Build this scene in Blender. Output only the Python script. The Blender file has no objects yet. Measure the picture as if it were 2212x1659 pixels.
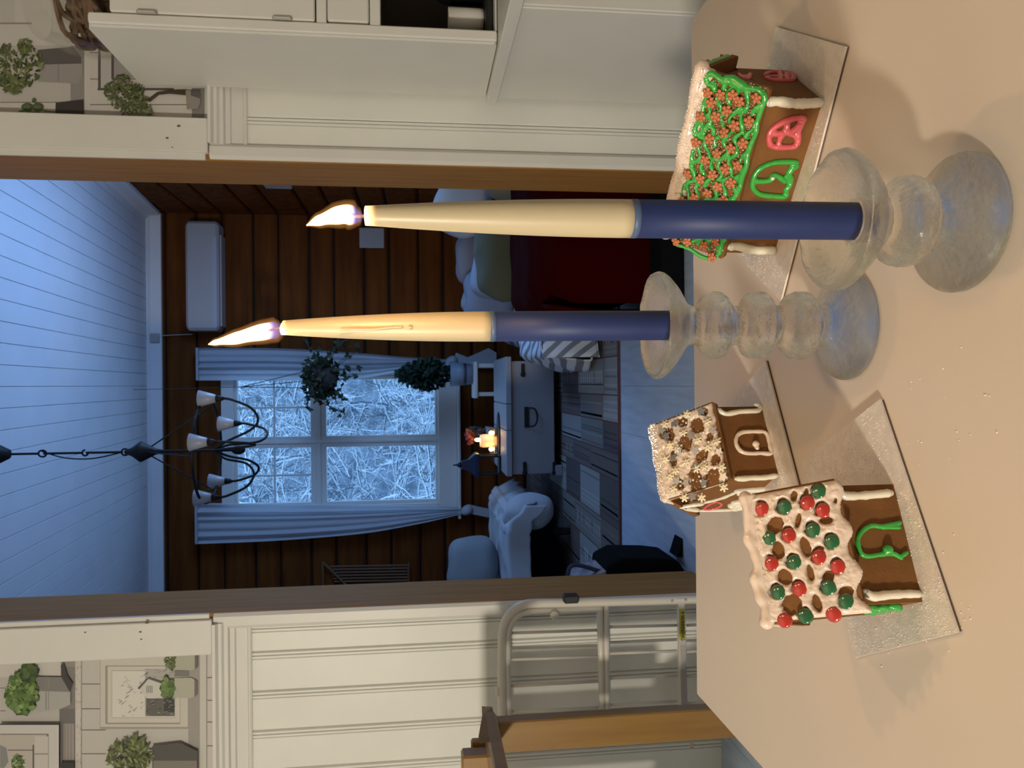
import bpy, math, random
from mathutils import Vector, Matrix, noise
S = bpy.context.scene
COL = S.collection
rnd = random.Random(7)

# ---------------------------------------------------------------- camera
FPX = 1640.0; PITCH = math.radians(6.8); ROLL = math.radians(0.5); CAMZ = 0.85; TZ = 0.524
FW = Vector((0, math.cos(PITCH), -math.sin(PITCH)))
_D = Vector((0, -math.sin(PITCH), -math.cos(PITCH))); _X = Vector((1, 0, 0))
RT = _X*math.cos(ROLL) + _D*math.sin(ROLL)
DN = _D*math.cos(ROLL) - _X*math.sin(ROLL)
CAM = Vector((0, 0, CAMZ))
cam_d = bpy.data.cameras.new('camera'); cam = bpy.data.objects.new('camera', cam_d); COL.objects.link(cam)
M_ = Matrix.Identity(4)
for i, v in enumerate((DN, RT, -FW)):      # the phone was held upright and the picture lies on its side
    for j in range(3): M_[j][i] = v[j]
M_.translation = CAM
cam.matrix_world = M_
cam_d.sensor_width = 36; cam_d.lens = FPX/2212*36; cam_d.clip_start = 0.02
cam_d.dof.use_dof = True; cam_d.dof.focus_distance = 0.60; cam_d.dof.aperture_fstop = 32
S.camera = cam

# ---------------------------------------------------------------- world, lights, exposure
S.view_settings.view_transform = 'Standard'; S.view_settings.look = 'None'
S.view_settings.gamma = 1; S.view_settings.use_curve_mapping = False
S.view_settings.exposure = 0.0
W = bpy.data.worlds.new('dusk_sky'); S.world = W; W.use_nodes = True
bg = W.node_tree.nodes['Background']; bg.inputs[0].default_value = (0.30, 0.58, 1.0, 1); bg.inputs[1].default_value = 2.3

def area(name, loc, target, sx, sy, power, color, portal=False):
    l = bpy.data.lights.new(name, 'AREA'); l.shape = 'RECTANGLE'; l.size = sx; l.size_y = sy
    l.energy = power; l.color = color
    if portal: l.cycles.is_portal = True
    o = bpy.data.objects.new(name, l); COL.objects.link(o); o.location = loc
    o.rotation_euler = (Vector(target)-Vector(loc)).to_track_quat('-Z', 'Y').to_euler()
    return o
area('kitchen_wall_lamp', (-1.42, -1.0, 1.22), (0.2, 1.6, 0.8), 0.14, 0.14, 48, (1.0, 0.90, 0.73))
area('kitchen_lamp_above_table', (0.0, 0.1, 2.25), (0.0, 0.6, 0.5), 0.9, 0.9, 1.3, (1.0, 0.80, 0.66))
# daylight entering through the living room's side window, which is out of the frame
area('daylight_side_window', (1.33, 3.95, 1.50), (-1.2, 4.0, 2.75), 1.5, 1.2, 36, (0.27, 0.50, 1.0))
area('far_window_portal', (-0.46, 6.31, 1.5), (-0.46, 3.0, 1.5), 1.1, 1.8, 1, (1, 1, 1), True)

# ---------------------------------------------------------------- measuring helpers (photo pixel -> real position)
def ray(x, y): return FW + DN*((x-1106)/FPX) + RT*((829.5-y)/FPX)
def onp(x, y, P0, N):
    r = ray(x, y); N = Vector(N); t = (Vector(P0)-CAM).dot(N)/r.dot(N); return CAM + r*t
def at(x, y, Y): return onp(x, y, (0, Y, 0), (0, 1, 0))
def onz(x, y, z=TZ): return onp(x, y, (0, 0, z), (0, 0, 1))
def atx(x, y, X): return onp(x, y, (X, 0, 0), (1, 0, 0))
def pix(P):
    P = Vector(P)-CAM; a = P.dot(FW); return 1106+FPX*P.dot(DN)/a, 829.5-FPX*P.dot(RT)/a

# ---------------------------------------------------------------- materials
def srgb(r, g, b):
    f = lambda c: (c/12.92 if c <= .04045 else ((c+.055)/1.055)**2.4)
    return (f(r/255), f(g/255), f(b/255), 1)
def lin(c): return (c[0], c[1], c[2], 1)
_mats = {}
def mat(name, color, rough=0.5, metal=0.0, var=0.0, scale=8.0, stretch=(1,1,1), bump=0.0, bscale=60.0, bdist=0.002, sss=0.0, coat=0.0, spec=0.5, color2=None, sheen=0.0):
    if name in _mats: return _mats[name]
    m = bpy.data.materials.new(name); m.use_nodes = True; nt = m.node_tree; N = nt.nodes; L = nt.links
    b = N['Principled BSDF']
    b.inputs['Base Color'].default_value = lin(color); b.inputs['Roughness'].default_value = rough
    b.inputs['Metallic'].default_value = metal; b.inputs['Specular IOR Level'].default_value = spec
    if coat: b.inputs['Coat Weight'].default_value = coat; b.inputs['Coat Roughness'].default_value = 0.12
    if sheen: b.inputs['Sheen Weight'].default_value = sheen
    if sss:
        b.inputs['Subsurface Weight'].default_value = sss; b.inputs['Subsurface Radius'].default_value = (1, .6, .4)
        b.inputs['Subsurface Scale'].default_value = 0.006
    tc = N.new('ShaderNodeTexCoord'); mp = N.new('ShaderNodeMapping'); mp.inputs['Scale'].default_value = stretch
    L.new(tc.outputs['Object'], mp.inputs['Vector'])
    if var or color2:
        n = N.new('ShaderNodeTexNoise'); n.inputs['Scale'].default_value = scale; n.inputs['Detail'].default_value = 5
        L.new(mp.outputs[0], n.inputs['Vector'])
        r = N.new('ShaderNodeValToRGB'); r.color_ramp.elements[0].position = .3; r.color_ramp.elements[1].position = .7
        c = color
        if color2: r.color_ramp.elements[0].color = lin(c); r.color_ramp.elements[1].color = lin(color2)
        else:
            r.color_ramp.elements[0].color = tuple(max(0, v*(1-var)) for v in c[:3])+(1,)
            r.color_ramp.elements[1].color = tuple(min(1, v*(1+var)) for v in c[:3])+(1,)
        L.new(n.outputs['Fac'], r.inputs['Fac']); L.new(r.outputs['Color'], b.inputs['Base Color'])
    if bump:
        n2 = N.new('ShaderNodeTexNoise'); n2.inputs['Scale'].default_value = bscale; n2.inputs['Detail'].default_value = 4
        L.new(mp.outputs[0], n2.inputs['Vector'])
        bp = N.new('ShaderNodeBump'); bp.inputs['Strength'].default_value = bump; bp.inputs['Distance'].default_value = bdist
        L.new(n2.outputs['Fac'], bp.inputs['Height']); L.new(bp.outputs['Normal'], b.inputs['Normal'])
    _mats[name] = m; return m
def colmat(name, rough=0.7, coat=0.0, bump=0.0, bscale=100):
    m = mat(name, (1,1,1), rough, coat=coat, bump=bump, bscale=bscale)
    nt = m.node_tree
    a = nt.nodes.new('ShaderNodeVertexColor'); a.layer_name = 'Col'
    nt.links.new(a.outputs['Color'], nt.nodes['Principled BSDF'].inputs['Base Color']); return m

WHITE = mat('painted_white_wood', (.68,.665,.625), .42, var=.03, scale=6, bump=.15, bscale=30)
WALLW = mat('painted_panelling', (.76,.76,.71), .45, var=.03, scale=5, bump=.12, bscale=25)
PAPER = colmat('printed_wallpaper', .75, bump=.1)
PRINT = colmat('flat_print', .6)
JAMB = mat('pine_jamb', (.37,.19,.055), .6, spec=.15, scale=5, stretch=(9,9,.7), color2=(.29,.14,.035), bump=.2, bscale=40)
PINE = mat('lacquered_pine', (.28,.155,.038), .4, scale=4, stretch=(8,8,.8), color2=(.21,.105,.022), coat=.3)
LOG = mat('stained_log_board', (.17,.050,.007), .75, spec=.12, scale=3, stretch=(.6,6,6), color2=(.09,.024,.004), bump=.3, bscale=20)
LOGGAP = mat('dark_log_gap', (.02,.010,.006), .9)
CEILW = mat('ceiling_paint', (.74,.74,.76), .6, var=.03, scale=4)
FLOORM = mat('grey_floor_board', (.42,.52,.66), .45, scale=6, stretch=(6,.7,1), color2=(.32,.40,.53), bump=.15, bscale=20)
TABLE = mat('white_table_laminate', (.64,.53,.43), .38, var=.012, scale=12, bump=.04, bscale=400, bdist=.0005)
EDGE = mat('brown_edge_band', (.30,.15,.06), .5)
GINGER = mat('baked_gingerbread', (.18,.072,.012), .8, scale=55, color2=(.135,.050,.008), bump=.45, bscale=420, bdist=.0008)
GDARK = mat('baked_gingerbread_edge', (.20,.075,.025), .85, scale=60, color2=(.14,.05,.018), bump=.6, bscale=300, bdist=.001)
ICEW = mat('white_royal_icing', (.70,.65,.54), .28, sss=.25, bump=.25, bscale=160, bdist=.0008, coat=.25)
ICEP = mat('pinkish_white_icing', (.68,.55,.46), .22, sss=.25, bump=.25, bscale=140, bdist=.0008, coat=.4)
ICEG = mat('green_icing', (.03,.34,.045), .25, sss=.1, bump=.25, bscale=200, bdist=.0008, coat=.5)
ICEK = mat('pink_icing', (.60,.095,.115), .3, sss=.1, bump=.2, bscale=200, bdist=.0008, coat=.4)
REDC = mat('red_candy_shell', (.42,.03,.02), .18, coat=.8, sss=.05)
GRNC = mat('green_candy_shell', (.022,.11,.04), .18, coat=.8, sss=.05)
SUGAR = mat('sugar_crystal', (.78,.70,.64), .15, coat=.3)
FLOWER = mat('orange_brown_sugar_flower', (.42,.135,.055), .55, var=.15, scale=300)
FLAKE = mat('cream_sugar_snowflake', (.74,.65,.46), .5)
STAR = mat('silver_sugar_star', (.36,.35,.35), .3, metal=.6, bump=.3, bscale=500, bdist=.0005)
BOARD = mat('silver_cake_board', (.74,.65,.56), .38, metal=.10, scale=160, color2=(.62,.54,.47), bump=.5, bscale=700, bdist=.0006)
BOARDSH = mat('shaded_board_core', (.10,.07,.06), .7)
WAXW = mat('ivory_wax', (.54,.45,.295), .40, sss=.3, bump=.05, bscale=40)
WAXB = mat('blue_dipped_wax', (.008,.022,.11), .55, sss=.05, spec=.5, bump=.05, bscale=60)
WICK = mat('charred_wick', (.04,.02,.015), .9)
BLACKM = mat('black_iron', (.010,.010,.011), .6, spec=.3)
TUBEW = mat('white_enamel_tube', (.66,.62,.55), .35)
RUBBER = mat('black_plastic', (.01,.01,.01), .5)
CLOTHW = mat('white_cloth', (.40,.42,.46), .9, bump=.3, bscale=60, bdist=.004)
CLOTHG = mat('grey_cushion_fabric', (.22,.24,.26), .95, bump=.3, bscale=80, bdist=.003)
CLOTHK = mat('khaki_cushion_fabric', (.07,.08,.055), .95, bump=.3, bscale=60)
YEL = mat('mustard_cushion_fabric', (.42,.36,.07), .95)
REDB = mat('dark_red_fleece', (.024,.0006,.0004), 1.0, spec=.03, bump=.3, bscale=120, bdist=.003)
BLKF = mat('black_fabric', (.004,.005,.007), 1.0, bump=.2, bscale=120, spec=.08)
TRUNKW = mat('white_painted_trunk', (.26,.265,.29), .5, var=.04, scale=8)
PLANT = colmat('plant_leaves', .5)
FLAMECUP = mat('frosted_shade_glass', (.42,.43,.46), .35)
PLASTIC = mat('white_plastic', (.42,.38,.36), .35)
BARK = mat('tree_bark', (.05,.05,.055), .9)

def glass(name, tint, transp, bump, bscale, rough=0.03, bdist=.002):
    m = bpy.data.materials.new(name); m.use_nodes = True; nt = m.node_tree; N = nt.nodes; L = nt.links
    N.remove(N['Principled BSDF']); out = N['Material Output']
    g = N.new('ShaderNodeBsdfGlass'); g.inputs['Color'].default_value = lin(tint); g.inputs['Roughness'].default_value = rough; g.inputs['IOR'].default_value = 1.46
    t = N.new('ShaderNodeBsdfTransparent'); t.inputs['Color'].default_value = lin(tint)
    mx = N.new('ShaderNodeMixShader'); mx.inputs[0].default_value = transp
    L.new(g.outputs[0], mx.inputs[1]); L.new(t.outputs[0], mx.inputs[2]); L.new(mx.outputs[0], out.inputs[0])
    if bump:
        tc = N.new('ShaderNodeTexCoord'); mp = N.new('ShaderNodeMapping'); L.new(tc.outputs['Object'], mp.inputs[0])
        n = N.new('ShaderNodeTexNoise'); n.inputs['Scale'].default_value = bscale; n.inputs['Detail'].default_value = 5; n.inputs['Roughness'].default_value = .62
        L.new(mp.outputs[0], n.inputs['Vector'])
        b = N.new('ShaderNodeBump'); b.inputs['Strength'].default_value = bump; b.inputs['Distance'].default_value = bdist
        L.new(n.outputs['Fac'], b.inputs['Height']); L.new(b.outputs[0], g.inputs['Normal'])
    return m
ICEGLASS = glass('ice_textured_glass', (.985,.985,.97), .22, .55, 230, .0, .0012)
PANE = glass('window_pane_glass', (.96,.98,1), .94, 0, 0)
JARGLASS = glass('clear_jar_glass', (.98,.98,.97), .9, .3, 30)

def flame_mat():
    m = bpy.data.materials.new('candle_flame_glow'); m.use_nodes = True; nt = m.node_tree; N = nt.nodes; L = nt.links
    N.remove(N['Principled BSDF']); out = N['Material Output']
    tc = N.new('ShaderNodeTexCoord'); sp = N.new('ShaderNodeSeparateXYZ'); L.new(tc.outputs['Generated'], sp.inputs[0])
    rc = N.new('ShaderNodeValToRGB'); e = rc.color_ramp.elements
    e[0].position = 0; e[0].color = (.01,.04,.30,1); e[1].position = 1; e[1].color = (1,.52,.15,1)
    a = e.new(.14); a.color = (.02,.06,.30,1); a = e.new(.27); a.color = (1,.60,.26,1)
    L.new(sp.outputs['Z'], rc.inputs['Fac'])
    rs = N.new('ShaderNodeValToRGB'); e = rs.color_ramp.elements
    e[0].position = 0.10; e[0].color = (.10,)*3+(1,); e[1].position = .34; e[1].color = (1,)*3+(1,)
    L.new(sp.outputs['Z'], rs.inputs['Fac'])
    lw = N.new('ShaderNodeLayerWeight'); lw.inputs['Blend'].default_value = .5
    fr = N.new('ShaderNodeMapRange'); fr.inputs['From Min'].default_value = .12; fr.inputs['From Max'].default_value = .85
    fr.inputs['To Min'].default_value = 6; fr.inputs['To Max'].default_value = .55
    L.new(lw.outputs['Facing'], fr.inputs['Value'])
    mu = N.new('ShaderNodeMath'); mu.operation = 'MULTIPLY'; L.new(fr.outputs[0], mu.inputs[0]); L.new(rs.outputs[0], mu.inputs[1])
    em = N.new('ShaderNodeEmission'); L.new(rc.outputs[0], em.inputs[0]); L.new(mu.outputs[0], em.inputs[1])
    t = N.new('ShaderNodeBsdfTransparent'); mx = N.new('ShaderNodeAddShader')
    L.new(em.outputs[0], mx.inputs[0]); L.new(t.outputs[0], mx.inputs[1]); L.new(mx.outputs[0], out.inputs[0])
    return m
FLAME = flame_mat()
def halo_mat():
    m = bpy.data.materials.new('flame_glow_halo'); m.use_nodes = True; nt = m.node_tree; N = nt.nodes; L = nt.links
    N.remove(N['Principled BSDF']); lw = N.new('ShaderNodeLayerWeight'); lw.inputs['Blend'].default_value = .5
    inv = N.new('ShaderNodeMath'); inv.operation = 'SUBTRACT'; inv.inputs[0].default_value = 1; L.new(lw.outputs['Facing'], inv.inputs[1])
    pw = N.new('ShaderNodeMath'); pw.operation = 'POWER'; pw.inputs[1].default_value = 1.6; L.new(inv.outputs[0], pw.inputs[0])
    ml = N.new('ShaderNodeMath'); ml.operation = 'MULTIPLY'; ml.inputs[1].default_value = .22; L.new(pw.outputs[0], ml.inputs[0])
    em = N.new('ShaderNodeEmission'); em.inputs[0].default_value = (1, .42, .10, 1); L.new(ml.outputs[0], em.inputs[1])
    t = N.new('ShaderNodeBsdfTransparent'); a = N.new('ShaderNodeAddShader'); L.new(em.outputs[0], a.inputs[0]); L.new(t.outputs[0], a.inputs[1])
    L.new(a.outputs[0], N['Material Output'].inputs[0]); return m
HALO = halo_mat()
def snow_mat():
    m = mat('snowy_branch', (.05,.06,.07), .9); nt = m.node_tree; N = nt.nodes; L = nt.links
    g = N.new('ShaderNodeNewGeometry'); s = N.new('ShaderNodeSeparateXYZ'); L.new(g.outputs['Normal'], s.inputs[0])
    r = N.new('ShaderNodeValToRGB'); r.color_ramp.elements[0].position = 0.0; r.color_ramp.elements[0].color = (.09,.11,.13,1)
    r.color_ramp.elements[1].position = .12; r.color_ramp.elements[1].color = (.95,.97,1,1)
    L.new(s.outputs['Z'], r.inputs[0]); L.new(r.outputs[0], N['Principled BSDF'].inputs['Base Color']); return m
SNOWB = snow_mat()
SNOW = mat('snow_ground', (.85,.9,.95), .9, bump=.3, bscale=3, bdist=.1)

# ---------------------------------------------------------------- mesh builder
class MB:
    def __init__(s): s.v = []; s.f = []; s.c = []; s.cur = (1,1,1)
    def add(s, vs, fs):
        o = len(s.v); s.v += [Vector(p) for p in vs]
        for f in fs: s.f.append([i+o for i in f]); s.c.append(s.cur)
        return s
    def box(s, a, b):
        x0,y0,z0 = a; x1,y1,z1 = b
        return s.add([(x0,y0,z0),(x1,y0,z0),(x1,y1,z0),(x0,y1,z0),(x0,y0,z1),(x1,y0,z1),(x1,y1,z1),(x0,y1,z1)],
            [(0,3,2,1),(4,5,6,7),(0,1,5,4),(1,2,6,5),(2,3,7,6),(3,0,4,7)])
    def rbox(s, a, b, r=.003):                       # box with chamfered edges
        x0,y0,z0 = a; x1,y1,z1 = b; r = min(r, abs(x1-x0)/2.1, abs(y1-y0)/2.1, abs(z1-z0)/2.1)
        def ring(z, i): return [(x0+i+(r if k in (0,) else 0),) for k in ()]
        P = []
        for z, i in ((z0, r), (z0+r, 0), (z1-r, 0), (z1, r)):
            xa, xb, ya, yb = x0+i, x1-i, y0+i, y1-i; q = r
            P += [(xa+q,ya,z),(xb-q,ya,z),(xb,ya+q,z),(xb,yb-q,z),(xb-q,yb,z),(xa+q,yb,z),(xa,yb-q,z),(xa,ya+q,z)]
        F = [tuple(range(7,-1,-1)), tuple(range(24,32))]
        for l in range(3):
            for k in range(8): F.append((l*8+k, l*8+(k+1)%8, l*8+8+(k+1)%8, l*8+8+k))
        return s.add(P, F)
    def prism(s, poly, d):                           # closed polygon (3D points) swept by vector d
        n = len(poly); d = Vector(d); P = [Vector(p) for p in poly]; P += [p+d for p in P[:n]]
        return s.add(P, [tuple(range(n))[::-1], tuple(range(n, 2*n))]+[(i,(i+1)%n,n+(i+1)%n,n+i) for i in range(n)])
    def tube(s, pts, r, n=8, cap=True, flat=None):   # r number or list; flat=(normal, factor) squashes
        pts = [Vector(p) for p in pts]; m = len(pts)
        rs = list(r) if hasattr(r, '__len__') else [r]*m
        V = []; up = None
        for i, p in enumerate(pts):
            t = (pts[min(i+1,m-1)]-pts[max(i-1,0)])
            if t.length < 1e-9: t = Vector((0,0,1))
            t.normalize()
            if up is None: up = t.orthogonal().normalized()
            up = up - t*up.dot(t)
            if up.length < 1e-6: up = t.orthogonal()
            up.normalize(); w = t.cross(up)
            for k in range(n):
                a = 2*math.pi*k/n; o = (up*math.cos(a)+w*math.sin(a))*rs[i]
                if flat: o = o - Vector(flat[0])*o.dot(Vector(flat[0]))*(1-flat[1])
                V.append(p+o)
        F = []
        for i in range(m-1):
            for k in range(n): F.append((i*n+k, i*n+(k+1)%n, (i+1)*n+(k+1)%n, (i+1)*n+k))
        if cap: F += [tuple(range(n))[::-1], tuple(range((m-1)*n, m*n))]
        return s.add(V, F)
    def lathe(s, prof, c=(0,0,0), n=32, axis=None, jit=0, seed=0):
        c = Vector(c); Z = Vector(axis).normalized() if axis else Vector((0,0,1))
        A = Z.orthogonal().normalized() if axis else Vector((1,0,0)); B = Z.cross(A)
        V = []; F = []; m = len(prof)
        for i, (r, z) in enumerate(prof):
            for k in range(n):
                a = 2*math.pi*k/n; rr = r
                if jit and r > 1e-5: rr = r*(1+jit*noise.noise(Vector((math.cos(a)*2+seed, math.sin(a)*2, z*90))))
                V.append(c+Z*z+(A*math.cos(a)+B*math.sin(a))*rr)
        for i in range(m-1):
            for k in range(n): F.append((i*n+k, i*n+(k+1)%n, (i+1)*n+(k+1)%n, (i+1)*n+k))
        if prof[0][0] > 1e-6: F.append(tuple(range(n))[::-1])
        if prof[-1][0] > 1e-6: F.append(tuple(range((m-1)*n, m*n)))
        return s.add(V, F)
    def ell(s, c, r, n=12, m=8, rot=None, p=1.0, nz=0, ns=3, seed=0):   # (super)ellipsoid, optional noise
        c = Vector(c); V = []; F = []
        sg = lambda x: (abs(x)**p)*(1 if x >= 0 else -1)
        for i in range(m+1):
            th = math.pi*i/m
            for k in range(n):
                a = 2*math.pi*k/n
                q = Vector((sg(math.sin(th)*math.cos(a))*r[0], sg(math.sin(th)*math.sin(a))*r[1], sg(math.cos(th))*r[2]))
                if nz: q *= 1+nz*noise.noise(q*ns+Vector((seed,seed,seed)))
                if rot: q = rot @ q
                V.append(c+q)
        for i in range(m):
            for k in range(n): F.append((i*n+k, (i+1)*n+k, (i+1)*n+(k+1)%n, i*n+(k+1)%n))
        return s.add(V, F)
    def grid(s, fn, nu, nv):
        V = [fn(i/nu, j/nv) for j in range(nv+1) for i in range(nu+1)]
        return s.add(V, [(j*(nu+1)+i, j*(nu+1)+i+1, (j+1)*(nu+1)+i+1, (j+1)*(nu+1)+i) for j in range(nv) for i in range(nu)])
    def poly(s, pts, color=None):
        if color is not None: s.cur = color
        return s.add(pts, [tuple(range(len(pts)))])

def mk(name, mb, m, parent=None, off=None, smooth=False, weld=False, remesh=0, sm=3, solid=0, col=False):
    me = bpy.data.meshes.new(name); off = Vector(off) if off is not None else Vector((0,0,0))
    me.from_pydata([tuple(p-off) for p in mb.v], [], mb.f); me.update()
    if col:
        ca = me.color_attributes.new('Col', 'FLOAT_COLOR', 'CORNER')
        k = 0
        for f, c in zip(mb.f, mb.c):
            for _ in f: ca.data[k].color = (c[0], c[1], c[2], 1); k += 1
    if smooth:
        me.polygons.foreach_set('use_smooth', [True]*len(me.polygons))
    me.materials.append(m)
    o = bpy.data.objects.new(name, me); COL.objects.link(o)
    if parent: o.parent = parent
    elif off.length: o.location = off
    if solid:
        q = o.modifiers.new('thick', 'SOLIDIFY'); q.thickness = solid
    if remesh:
        q = o.modifiers.new('blend', 'REMESH'); q.mode = 'VOXEL'; q.voxel_size = remesh; q.use_smooth_shade = True
        q = o.modifiers.new('soft', 'SMOOTH'); q.iterations = sm; q.factor = .6
    return o

class T:                                              # one thing: an Empty at its base and its parts
    def __init__(s, name, label, cat, loc, group=None, kind=None):
        s.o = bpy.data.objects.new(name, None); COL.objects.link(s.o); s.o.location = loc; s.loc = Vector(loc)
        s.o.empty_display_size = .02
        s.o['label'] = label; s.o['category'] = cat
        if group: s.o['group'] = group
        if kind: s.o['kind'] = kind
    def p(s, name, mb, m, parent=None, label=None, kind=None, **k):
        o = mk(name, mb, m, parent or s.o, s.loc, **k)
        if label: o['label'] = label
        if kind: o['kind'] = kind
        return o
def single(name, mb, m, label, cat, base, group=None, kind=None, **k):
    o = mk(name, mb, m, None, base, **k); o['label'] = label; o['category'] = cat
    if group: o['group'] = group
    if kind: o['kind'] = kind
    return o
def struct(name, mb, m, parent=None, **k):
    o = mk(name, mb, m, parent, None, **k)
    if not parent: o['kind'] = 'structure'
    return o
def smooth_path(pts, k=6):                            # Catmull-Rom
    pts = [Vector(p) for p in pts]; out = []
    for i in range(len(pts)-1):
        p0 = pts[max(i-1,0)]; p1 = pts[i]; p2 = pts[i+1]; p3 = pts[min(i+2,len(pts)-1)]
        for j in range(k):
            t = j/k; out.append(.5*((2*p1)+(p2-p0)*t+(2*p0-5*p1+4*p2-p3)*t*t+(3*p1-p0-3*p2+p3)*t*t*t))
    out.append(pts[-1]); return out
def copymesh(src, name, parent, M):
    o = bpy.data.objects.new(name, src); COL.objects.link(o); o.parent = parent; o.matrix_local = M; return o
def frame(c, n, u, sc=1):
    n = Vector(n).normalized(); u = Vector(u); u = (u-n*u.dot(n)).normalized(); w = n.cross(u)
    M = Matrix.Identity(4)
    for i, v in enumerate((u, w, n)):
        for j in range(3): M[j][i] = v[j]*sc
    M.translation = c; return M

# ================================================================ STRUCTURE
YW = 2.1; YB = 2.32; YF = 6.2; XR = 1.36; XL = -2.2; XJ = 0.60
RAILZ1 = at(465, 1500, YW).z; RAILZ0 = at(545, 1500, YW).z
def zceil(y): return 2.955+.105*(y-YF)
# floor
struct('floor', MB().box((-3, -2.4, -.08), (3, YF+.1, -.006)), LOGGAP)
fl = bpy.data.objects['floor']
y = 1.0; k = 0
for i in range(18):
    x = -2.19+i*.198; yy = .9-(i*37 % 100)/100*1.1
    while yy < YF-.02:
        y1 = min(yy+1.38, YF-.01); y0 = max(yy, .9)
        if y1 > y0+.05: mk('floor_plank', MB().rbox((x, y0, -.006), (min(x+.1974, 1.35), y1-.0008, 0), .0006), FLOORM, fl)
        yy += 1.38
# far log wall with the window opening
WX0 = at(900, 1104, YF).x; WX1 = at(900, 806, YF).x; WZ0 = at(982, 950, YF).z; WZ1 = at(484, 950, YF).z
wf = struct('wall_far', MB().box((XL-.1, YF+.03, -.1), (WX0, YF+.2, 3.3)).box((WX1, YF+.03, -.1), (XR+.2, YF+.2, 3.3))
            .box((WX0, YF+.03, -.1), (WX1, YF+.2, WZ0)).box((WX0, YF+.03, WZ1), (WX1, YF+.2, 3.3)), LOGGAP)
z = .01; k = 0
while z < 2.93:
    h = (.236, .196)[k % 2]; g = .010+.010*rnd.random(); z1 = min(z+h-g, 2.93)
    spans = [(XL, XR)] if (z1 < WZ0+.02 or z > WZ1-.02) else [(XL, WX0+.002), (WX1-.002, XR)]
    for lo, hi in ((z, WZ0-.003), (WZ1+.003, z1)):
        if z < (hi if lo == z else lo) < z1 and len(spans) == 2 and hi-lo > .02:
            pr = [(WX0, YF+.032, lo), (WX0, YF+.006, lo+.004), (WX0, YF-.004, lo+.012), (WX0, YF-.004, hi-.008), (WX0, YF+.006, hi-.003), (WX0, YF+.032, hi)]
            mk('log_board', MB().prism(pr, (WX1-WX0, 0, 0)), LOG, wf)
    for a, b in spans:
        zz1 = z1; zz0 = z
        pr = [(a, YF+.032, zz0), (a, YF+.006, zz0+.004), (a, YF-.004, zz0+.022), (a, YF-.004, zz1-.022), (a, YF+.006, zz1-.004), (a, YF+.032, zz1)]
        mk('log_board', MB().prism(pr, (b-a, 0, 0)), LOG, wf)
    z += h; k += 1
# living room right wall (log boards too), left wall with a side window opening
wr = struct('wall_right', MB().box((XR+.03, YB, -.1), (XR+.2, 3.2, 3.3)).box((XR+.03, 4.7, -.1), (XR+.2, YF+.2, 3.3)).box((XR+.03, 3.2, -.1), (XR+.2, 4.7, .9)).box((XR+.03, 3.2, 2.1), (XR+.2, 4.7, 3.3)), LOGGAP)
z = .01; k = 0
while z < 2.9:
    h = (.236, .196)[k % 2]; z1 = min(z+h-.014, 2.9)
    pr = [(XR+.03, YB, z), (XR+.006, YB, z+.004), (XR-.004, YB, z+.02), (XR-.004, YB, z1-.02), (XR+.006, YB, z1-.004), (XR+.03, YB, z1)]
    if z1 < .9 or z > 2.1: mk('log_board', MB().prism(pr, (0, YF-YB-.01, 0)), LOG, wr)
    else:
        mk('log_board', MB().prism(pr, (0, 3.2-YB, 0)), LOG, wr); mk('log_board', MB().prism([(a_, b_+4.7-YB, c_) for a_, b_, c_ in pr], (0, YF-4.7-.01, 0)), LOG, wr)
    z += h; k += 1
w2 = struct('window_2', MB().rbox((XR-.01, 3.12, .82), (XR+.02, 3.20, 2.18), .004).rbox((XR-.01, 4.70, .82), (XR+.02, 4.78, 2.18), .004).rbox((XR-.01, 3.20, .82), (XR+.02, 4.70, .90), .004).rbox((XR-.01, 3.20, 2.10), (XR+.02, 4.70, 2.18), .004), WHITE)
mk('pane', MB().box((XR+.09, 3.20, .90), (XR+.095, 4.70, 2.10)), PANE, w2)
wl = struct('wall_left', MB().box((XL-.15, YB, -.1), (XL, YF+.2, 3.3)), LOG)
# ceiling: sloped, narrow painted boards running to the far wall
struct('ceiling', MB().prism([(XL-.1, YB-.2, zceil(YB-.2)+.012), (XL-.1, YF+.2, zceil(YF+.2)+.012), (XL-.1, YF+.2, zceil(YF+.2)+.1), (XL-.1, YB-.2, zceil(YB-.2)+.1)], (XR-XL+.3, 0, 0)), CEILW)
ce = bpy.data.objects['ceiling']
x = XL; k = 0
while x < XR:
    x1 = min(x+.0955, XR); za, zb = zceil(YB), zceil(YF)
    e = .0022
    pr = [(x+.001, YB, za+.012), (x+.001, YB, za+e), (x+e, YB, za), (x1-e, YB, za), (x1-.0008, YB, za+e), (x1-.0008, YB, za+.012)]
    o = mk('ceiling_board', MB().prism(pr, (0, YF-YB, zb-za)), CEILW, ce); x += .096
# cornices
zc = zceil(YF)
struct('trim_1', MB().prism([(XL, YF-.006, zc-.105), (XL, YF-.03, zc-.105), (XL, YF-.035, zc-.03), (XL, YF-.06, zc-.012), (XL, YF-.06, zc), (XL, YF-.006, zc)], (XR-XL-.01, 0, 0)), CEILW)
za = zceil(YB+.05)
struct('trim_2', MB().prism([(XR-.006, YB+.05, za-.105), (XR-.03, YB+.05, za-.105), (XR-.035, YB+.05, za-.03), (XR-.06, YB+.05, za-.012), (XR-.06, YB+.05, za), (XR-.006, YB+.05, za)], (0, YF-YB-.12, zceil(YF-.07)-za)), CEILW)

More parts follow.
